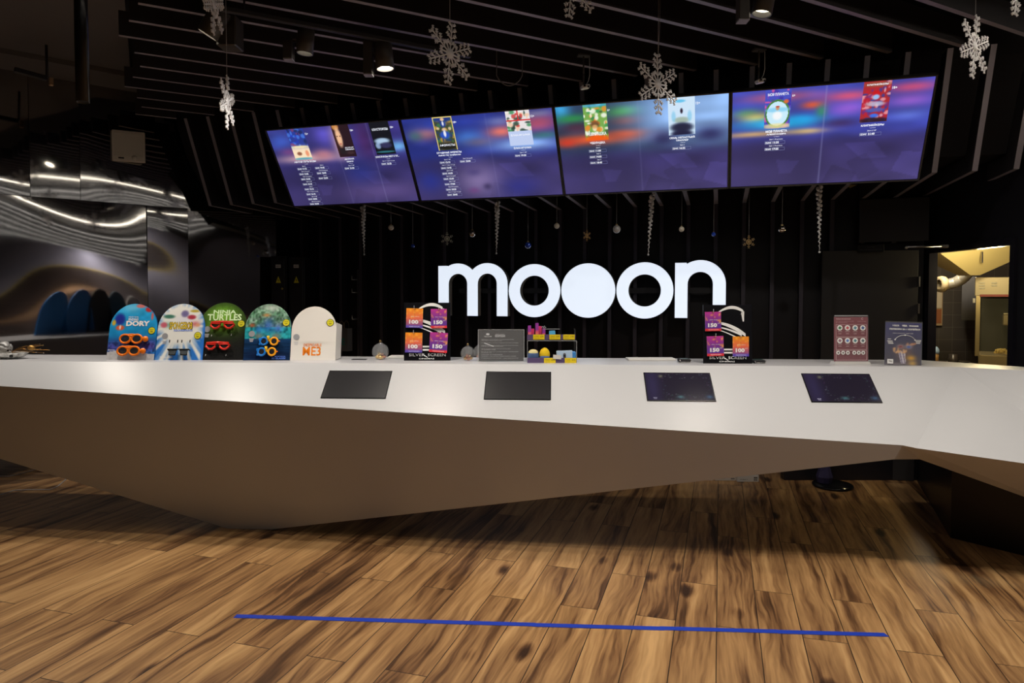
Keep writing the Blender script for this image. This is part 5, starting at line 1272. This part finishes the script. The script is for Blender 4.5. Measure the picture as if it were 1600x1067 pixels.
lines = [('УВАЖАЕМЫЕ ГОСТИ! ПРАВИЛА ПОСЕЩЕНИЯ КИНОТЕАТРА', 34, 51), ('ОБРАЩАЕМ ВАШЕ ВНИМАНИЕ', 32.2, 32), ('Билеты обмену и возврату подлежат согласно правилам', 28.8, 58), ('Администрация кинотеатра оставляет за собой право', 25, 58), ('в отдельных случаях изменить расписание сеансов', 23.3, 34), ('Просим приходить заранее, вход после начала сеанса', 19.6, 46), ('ограничен', 18, 22), ('Вход в зал со своей едой запрещен', 15, 58), ('Дети до шести лет', 13.3, 16), ('Спасибо за понимание', 10.5, 33), ('Приятного просмотра в кинотеатрах города', 8, 54), ('Справки по телефону на кассе', 5, 58)]
for s_, z_, w_ in lines: text(mb, s_, -31*u, z_*u, w_*u, 1.1*u, Y_)
mb.box((-19*u, Y_, 26.5*u), (16*u, .0005, 1.4*u), Matrix.Rotation(.35, 3, 'Y'))
mb.build('lettering', mat('grey_white_ink', (.5, .5, .52), .5), t)
# merchandise shelf
p, u = onc(862.5, 567)
t = thing('merchandise_shelf', 'two-tier clear acrylic shelf of small goods with yellow price tags', 'display shelf', p, TH)
W = 77*u; dp_ = .13
for sgn in (-1, 1):
    mb = MB(); mb.prism([(0, 0), (dp_*1.3, 0), (dp_*1.3, 52*u), (dp_*.7, 52*u), (dp_*.7, 36*u), (0, 30*u)], -.0015, .0015, Matrix(((0, 1, 0, sgn*W/2), (1, 0, 0, 0), (0, 0, 1, 0), (0, 0, 0, 1)))); mb.build('side_panel', M_acryl, t)
MB().box((0, dp_*.65, .003), (W, dp_*1.3, .004)).build('lower_tray', M_acryl, t)
MB().box((0, dp_*.95, 34.5*u), (W, dp_*.65, .004)).build('upper_tray', M_acryl, t)
mb = MB(); mb.box((0, dp_*.65, 52.2*u), (W*.35, .003, .8*u)); mb.box((0, .0, 34.8*u), (W, .003, .7*u)); mb.box((-W/2, 0, 17*u), (.7*u, .003, 34*u)); mb.box((W/2, 0, 17*u), (.7*u, .003, 34*u)); mb.build('acrylic_edge', mat('acrylic_edge'), t)
MB().box((0, -.001, 4*u), (W, .003, 8*u)).build('lower_lip', mat('purple_strip', hexc(88, 72, 110), .4), t)
MB().box((0, dp_*.62, 39.3*u), (W, .003, 8.5*u)).build('upper_lip', mat('purple_strip'), t)
def ptag(x, z, w, yy, price):
    o_ = MB().box((x*u, yy, z*u), (w*u, .0015, 7.8*u)).build('price_tag', mat('yellow_tag', hexc(222, 196, 20), .5), t)
    mb = MB(); text(mb, 'ТОВАР', (x-w*.42)*u, (z+.2)*u, w*.4*u, 1.5*u, yy-.001); text(mb, price, (x+w*.12)*u, (z-.5)*u, w*.3*u, 2.2*u, yy-.001, .02); text(mb, 'подарочный', (x-w*.42)*u, (z-2.6)*u, w*.4*u, 1.2*u, yy-.001); mb.build('lettering', mat('olive_ink', (.16, .11, .02), .5), o_)
ptag(-3.5, 4, 18, -.004, '4,90'); ptag(29, 4, 18, -.004, '8,90'); 
ptag(-20, 39.5, 18, dp_*.62-.003, '2,90'); ptag(5.5, 39.5, 17.5, dp_*.62-.003, '9,90'); ptag(28, 39.5, 18.5, dp_*.62-.003, '7,90')
Mx = Matrix.Translation(t.location) @ Matrix.Rotation(TH, 4, 'Z')
def put(name, label, cat, x, y, z, group=None, rot=0):
    return thing(name, label, cat, Mx @ Vector((x*u, y, z*u)), TH+rot, group)
g = put('plush_toy', 'round yellow plush toy with a pale grey front, right one on the lower shelf', 'toy', -11, .05, .9, 'plush toys')
mb = MB(); mb.ball((0, 0, 11*u), 8.3*u, 20, sq=(1, .8, 1.35)); mb.build('body', mat('yellow_plush', hexc(225, 190, 25), .8), g)
mb = MB(); mb.ball((0, -2.2*u, 6.5*u), 8.2*u, 20, sq=(1, .7, .55)); mb.build('lower_cover', mat('blue_plush', hexc(70, 95, 140), .9), g)
g = put('plush_toy', 'squat blue plush toy with a pale yellow top, left one on the lower shelf', 'toy', -29, .05, .9, 'plush toys')
mb = MB(); mb.ball((0, 0, 9*u), 9*u, 20, sq=(1, .8, 1.1)); mb.build('body', mat('blue_plush'), g)
mb = MB(); mb.ball((0, .4*u, 14*u), 7.5*u, 20, sq=(1.05, .9, .75)); mb.build('top', mat('cream_plush', hexc(215, 205, 150), .9), g)
g = put('blister_pack', 'pale blue blister pack with a dark keyring, on the lower shelf', 'pack', 20, .03, .9)
MB().box((0, 0, 9.5*u), (25*u, .012, 17*u), Matrix.Rotation(-.03, 3, 'Y'), bev=.002).build('card', mat('pale_blue_card', hexc(185, 210, 235), .4), g)
mb = MB(); mb.ball((0, -.008, 12*u), 2.2*u, 10); mb.box((0, -.008, 7.5*u), (4*u, .004, 7*u), bev=.001); mb.box((-1.2*u, -.008, 3*u), (1.2*u, .003, 4*u)); mb.box((1.2*u, -.008, 3*u), (1.2*u, .003, 4*u)); mb.build('keyring', mat('dark_grey_metal', (.06, .06, .07), .4), g)
g = put('toy_box', 'bright blue box at the right end of the lower shelf', 'box', 33.5, .07, .9)
MB().box((0, 0, 8*u), (9*u, .07, 15*u), Matrix.Rotation(.05, 3, 'Y'), bev=.002).build('carton', mat('bright_blue_card', hexc(70, 145, 215), .45), g)
g = put('small_card', 'small white card leaning at the front of the lower shelf', 'card', 8, -.008, 6.5)
MB().box((0, 0, 3*u), (13*u, .002, 6.5*u), Matrix.Rotation(.08, 3, 'Y')).build('card', mat('white_card'), g)
for i, (x_, h_, lab) in enumerate(((-36, 22, 'purple and yellow gift tube, leftmost on the upper shelf'), (-31, 17, 'pink gift tube, second on the upper shelf'), (-24, 26, 'tall purple and yellow gift tube, third on the upper shelf'), (-19, 21, 'pink gift tube, fourth on the upper shelf'), (-13, 18, 'purple gift tube with a bow, fifth on the upper shelf'))):
    g = put('gift_tube', lab, 'gift tube', x_+1.5, dp_*.9, 35.3, 'gift tubes on the upper shelf')
    w2 = 5*u; hh = h_*u
    MB().box((0, .006, hh/2), (w2, .012, hh), bev=.001).build('tube', mat('purple_card', hexc(110, 50, 140), .5), g)
    picture('print', w2, hh, (lambda i: (lambda U, V: np.where(V[..., None] > .5, C3(150, 60, 160)*np.ones(U.shape+(3,)), C3(225, 90, 130)*(V[..., None]*2)+C3(235, 190, 60)*(1-V[..., None]*2)) if i % 2 == 0 else C3(215, 60, 110)*(.7+.3*V[..., None])))(i), M_print, g, 4, 12, -w2/2, 0, -.001)
    if i == 4:
        mb = MB(); 
        for a_ in range(5): mb.tube([(0, -.004, hh), (2.5*u*math.cos(a_*1.3), -.01, hh+3*u*abs(math.sin(a_*1.3))+.004), (4*u*math.cos(a_*1.3+.4), -.01, hh+1*u)], .0013, 5)
        mb.build('bow', mat('pale_ribbon', (.6, .65, .7), .3), g)
g = put('blue_pouch', 'small sky blue pouch standing on the upper shelf', 'pouch', 2, dp_*.9, 35.3)
mb = MB(); mb.prism([(-5*u, 0), (6*u, 0), (4.5*u, 14*u), (-5*u, 13.5*u)], 0, .01); mb.build('pouch', mat('sky_blue', hexc(95, 185, 230), .4), g)
# white slab and card readers
p, u = onc(1021, 564.5)
t = thing('paper_tray', 'thin white tray lying at the back of the worktop, right of the merchandise shelf', 'tray', p+FV*.1, TH)
MB().box((0, 0, .007), (75*u, .12, .013), bev=.002).build('tray', M_plastic_w, t)
for px, py, lab in ((652, 560.5, 'thin white board lying on the worktop behind the left card stand'),):
    p, u = onc(px, py); tag(MB().box((0, .1, .006), (95*u, .14, .011), bev=.002).build('white_board', M_plastic_w, None, p, (0, 0, TH)), lab, 'board')
for px, py, lab in ((1071, 566.8, 'small dark card reader left of the right card stand'), (1188, 568.3, 'small dark card reader right of the right card stand')):
    p, u = onc(px, py); t = thing('card_reader', lab, 'card reader', p, TH, 'card readers')
    MB().box((0, .04, .013), (17*u, .08, .022), bev=.004).build('body', M_black, t)
    mb = MB(); mb.tube([(-8.7*u, -.002, .02), (-7.5*u, -.003, .006), (7.5*u, -.003, .006), (8.7*u, -.002, .02)], .0022, 6); mb.build('trim', M_chrome, t)
    MB().box((0, .035, .0245), (13*u, .05, .002)).build('keypad', mat('dark_green_plastic', (.02, .05, .045), .35), t)
    if px > 1100: MB().tube([(-9*u, .05, .02), (-13*u, .07, .03), (-16*u, .08, .034)], .003, 6).build('cable', M_plastic_w, t)
tg = onc(560, 562.5)[0]; tag(MB().box((0, .03, .002), (.10, .05, .003)).build('black_mat', M_black, None, tg, (0, 0, TH)), 'small flat black card lying right of the arched stands', 'card')
# red sign holder
p, u = onc(1330, 569)
t = thing('red_sign_holder', 'dark red price board with rows of round icons in an acrylic stand', 'sign', p, group=None, rot=(-.04, 0, TH))
MB().box((0, .003, 39*u), (53*u, .004, 70*u)).build('sheet', mat('maroon', hexc(125, 45, 60), .4), t)
pr = picture('print', 51*u, 69*u, lambda U, V: (C3(120, 40, 56)*(.9+.15*V[..., None])), M_print, t, 4, 4, -25.5*u, 4.6*u, .0003)
MB().box((0, -.001, 39.5*u), (54*u, .002, 73*u)).build('acrylic_cover', M_acryl, t)
MB().box((0, -.0, 76*u), (52*u, .004, 1.6*u)).build('acrylic_edge', mat('acrylic_edge'), t)
mb = MB(); mb.prism([(-29*u, 0), (29*u, 0), (26*u, 4.5*u), (-26*u, 4.5*u)], -.02, .05); mb.build('foot', mat('pale_acrylic', (.55, .54, .52), .3), t)
mb = MB(); Y_ = -.0026
text(mb, 'Правила бронирования', -24*u, 69.5*u, 23*u, 2.6*u, Y_, .02); text(mb, 'при покупке билетов в онлайн', -24*u, 66.6*u, 28*u, 1.2*u, Y_); text(mb, 'на сайте кинотеатра', -24*u, 64.7*u, 18*u, 1.2*u, Y_)
text(mb, 'C', 15.5*u, 69.5*u, 3*u, 3.6*u, Y_, .03); text(mb, 'silver screen', 10*u, 66.6*u, 13*u, 1.2*u, Y_)
e = .35*u
for (z0, z1) in ((43, 62), (23, 41.5), (6.5, 21.5)):
    for zz in (z0, z1): mb.box((0, Y_, zz*u), (48*u, .0004, e*1.6))
    for xx in (-24, 24): mb.box((xx*u, Y_, (z0+z1)/2*u), (e*1.6, .0004, (z1-z0)*u))
for z_, wd_ in ((51, 7), (31.5, 7)):
    for k in range(4):
        for j in range(2): mb.box(((-18+12*k)*u, Y_, (z_-3.2*j)*u), ((wd_-2*j)*u, .0004, .7*u))
mb.build('lettering', mat('pink_ink', (.62, .42, .44), .5), t)
ic = [(60, 120, 80), (200, 90, 100), (90, 140, 160), (60, 90, 150)]
def icon(x, z, r, col):
    o_ = MB().lathe([(0, 0), (r*u, 0), (r*u, .0006), (0, .0006)], c=(x*u, -.0026, z*u), n=22, rot=Matrix.Rotation(PI/2, 3, 'X')).build('round_icon', M_wink, t)
    MB().box((x*u, -.0038, z*u), (r*.9*u, .0005, r*.9*u), Matrix.Rotation(.6, 3, 'Y')).build('icon_drawing', mat('icon_%d%d%d' % col, hexc(*col), .5), o_)
for k in range(4): icon(-18+12*k, 57, 4.3, ic[k]); icon(-18+12*k, 37, 4.3, [(150, 110, 130), (90, 130, 200), (90, 140, 150), (90, 110, 120)][k])
for k, x_ in enumerate((-20.5, -13, -5.5, 4.5, 11.5, 18.5)): icon(x_, 18, 3.0, (120, 110, 110))
# blue flyer
p, u = onc(1411, 571)
t = thing('flyer_holder', 'dark blue popcorn advertising flyer in an acrylic stand, rightmost on the counter', 'flyer', p, group=None, rot=(-.06, .03, TH-.05))
def f_fly(U, V):
    o = C3(52, 46, 60)*(1-V[..., None])+C3(44, 46, 110)*V[..., None]
    o = blobs(U, V, o, [(.5, .45, .5, .2, (50, 52, 80), .7), (.46, .26, .17, .14, (120, 95, 90), .8), (.62, .28, .2, .16, (110, 80, 75), .7), (.7, .14, .2, .1, (90, 75, 80), .8)])
    p1 = poly_in(U, V, [(.36, .32), (.54, .34), (.58, .04), (.44, .04)])[..., None]; st_ = (np.sin((U+V*.25)*75) > 0)[..., None]
    o = np.where(p1, np.where(st_, C3(205, 200, 215), C3(130, 120, 150)), o)
    for k in range(26):
        r = np.random.RandomState(k+40); o = blobs(U, V, o, [(.22+.36*r.rand(), .29+.10*r.rand(), .025, .02, (225, 175, 120), .9)])
    for k in range(14):
        r = np.random.RandomState(k+90); o = blobs(U, V, o, [(.55+.32*r.rand(), .47+.05*r.rand(), .03, .02, (200, 140, 100), .8)])
    o = blobs(U, V, o, [(.42, .435, .09, .045, (215, 190, 170), 1), (.65, .435, .09, .045, (215, 190, 170), 1), (.42, .432, .065, .03, (110, 30, 45), 1), (.65, .432, .065, .03, (40, 80, 180), 1), (.72, .17, .12, .06, (225, 165, 30), .95), (.76, .04, .12, .06, (210, 165, 60), .9), (.3, .01, .35, .05, (150, 140, 140), .6)])
    return o
MB().box((0, .003, 34*u), (56*u, .004, 67*u)).build('sheet', mat('navy_card', (.03, .03, .09), .4), t)
pr = picture('print', 55*u, 66*u, f_fly, M_gloss, t, 60, 72, -27.5*u, .8*u, .0003)
MB().box((0, -.0012, 34.5*u), (57*u, .002, 69*u)).build('acrylic_cover', M_acryl, t)
MB().box((0, .05, .003), (56*u, .09, .004)).build('acrylic_foot', M_acryl, t)
mb = MB(); Y_ = -.0028
text(mb, 'VIBER', -18*u, 61*u, 11*u, 2.6*u, Y_, .01); text(mb, 'VISA', -3*u, 61*u, 8*u, 2.8*u, Y_, .05); text(mb, 'mooon', 8*u, 61*u, 14*u, 2.4*u, Y_, .03)
text(mb, 'ПОПКОРН ЗА 1 КОПЕЙКУ!', -22*u, 55.5*u, 47*u, 3.2*u, Y_, .05); text(mb, 'при оплате картой', -17*u, 49.5*u, 31*u, 1.6*u, Y_)
mb.tube([((2+16*math.cos(PI*(.10+.8*k/16)))*u, Y_, (37+10.5*math.sin(PI*(.10+.8*k/16)))*u) for k in range(17)], .4*u, 5)
for a_ in (.1, .5, .9): mb.ball(((2+16*math.cos(PI*a_))*u, Y_, (37+10.5*math.sin(PI*a_))*u), 1.2*u, 10, sq=(1, .2, 1))
for i in range(4): mb.box(((-22+i*.8)*u, Y_, (41-2*i-(1 if i else 0))*u), ((8 if i else 5)*u, .0004, .9*u)); mb.box((22*u, Y_, (40-1.6*i)*u), ((9-i)*u, .0004, .8*u))
mb.box((-20*u, Y_, 6*u), (9*u, .0004, 7*u)); mb.build('lettering', M_wink, t)
mb = MB(); text(mb, 'ТБЦ', -23*u, 4.6*u, 6*u, 2.8*u, Y_-.0008, .03); mb.build('small_print', mat('dark_ink'), t)

# festive arrangement at the left end
p, u = onc(24, 560.5)
t = thing('glass_dish', 'sparkling glass dish of the festive arrangement at the left end of the counter', 'dish', p+RV*-.04, TH)
mb = MB(); n = 26; vs = []
for j, (r_, z_) in enumerate(((.0, .004), (.05, .0), (.09, .018), (.115, .045), (.11, .047), (.085, .022), (.045, .008), (0, .009))):
    for k in range(n): q = r_*(1+.06*(1 if k % 2 else -1)*(j in (2, 3, 4))); vs.append((q*1.05*math.cos(2*PI*k/n), q*.7*math.sin(2*PI*k/n), z_))
fs = [(j*n+k, j*n+(k+1) % n, (j+1)*n+(k+1) % n, (j+1)*n+k) for j in range(7) for k in range(n)]
mb.add(vs, fs); mb.build('dish', mat('crystal', (.75, .73, .68), .12, .55, vary=.4, scale=60), t)
b0 = p+RV*-.04
o_ = thing('cloth_flower_ball', 'grey silvery rose-like ball in the glass dish at the left end', 'ornament', b0+RV*-.035+Vector((0, 0, .075)), TH)
mb = MB(); r = random.Random(4)
mb.ball((0, 0, 0), .042, 20)
for k in range(22):
    a_ = r.uniform(0, 6.28); b_2 = r.uniform(-.4, 1.3); c_ = Vector((math.cos(a_)*math.cos(b_2), math.sin(a_)*math.cos(b_2), math.sin(b_2)))*.043
    mb.lathe([(0, .004), (.012, .004), (.018, 0), (.017, -.003), (0, .0)], c=c_, n=9, rot=c_.to_track_quat('Z', 'Y').to_matrix())
mb.build('petals', mat('silver_cloth', (.36, .36, .36), .45, .3, vary=.4, scale=60), o_)
for k, (dx, dz, r_, mm, lab) in enumerate(((-.10, .055, .017, 'gold', 'shiny pale gold ball at the far left of the glass dish'), (.035, .058, .015, 'silver', 'shiny silver ball in front of the grey flower ball'), (.012, .035, .012, 'gold', 'small gold ball low in the glass dish'), (.048, .028, .014, 'dark', 'dark ball in the glass dish'))):
    tag(MB().ball((0, 0, 0), r_, 16).build('ornament_ball', {'gold': mat('shiny_gold'), 'silver': M_chrome, 'dark': mat('dark_ball', (.02, .02, .02), .1)}[mm], None, b0+RV*dx+FV*-.05+Vector((0, 0, dz))), lab, 'ball', 'balls in the glass dish')
o_ = tag(MB().ball((0, 0, 0), .022, 9, sq=(1.2, 1, .95)).build('gold_cone', mat('gold_foil', (.4, .22, .06), .35, .7, vary=.5, scale=120), None, b0+RV*.135+Vector((0, .02, .075))), 'crumpled gold cone on the gold twig arrangement', 'ornament')
t = thing('gold_twig', 'spray of thin gold twigs with bead tips reaching right from the glass dish', 'twig', b0+Vector((0, 0, .04)), TH)
for k, (x_, z_) in enumerate(((.10, .035), (.11, .028), (.20, .062), (.235, .055), (.21, .03), (.26, .022), (.28, .022), (.18, .005), (.225, .0), (.12, .05))):
    MB().tube([(0, 0, 0), (x_*.5, .01, z_*.6+.008), (x_, .01*(k % 3), z_)], .0009, 5).build('stem', mat('gold_wire', (.5, .25, .06), .3, .8), t)
    MB().ball((x_, .01*(k % 3), z_), .0036, 8).build('bead', M_chrome if k % 3 else mat('shiny_gold'), t)
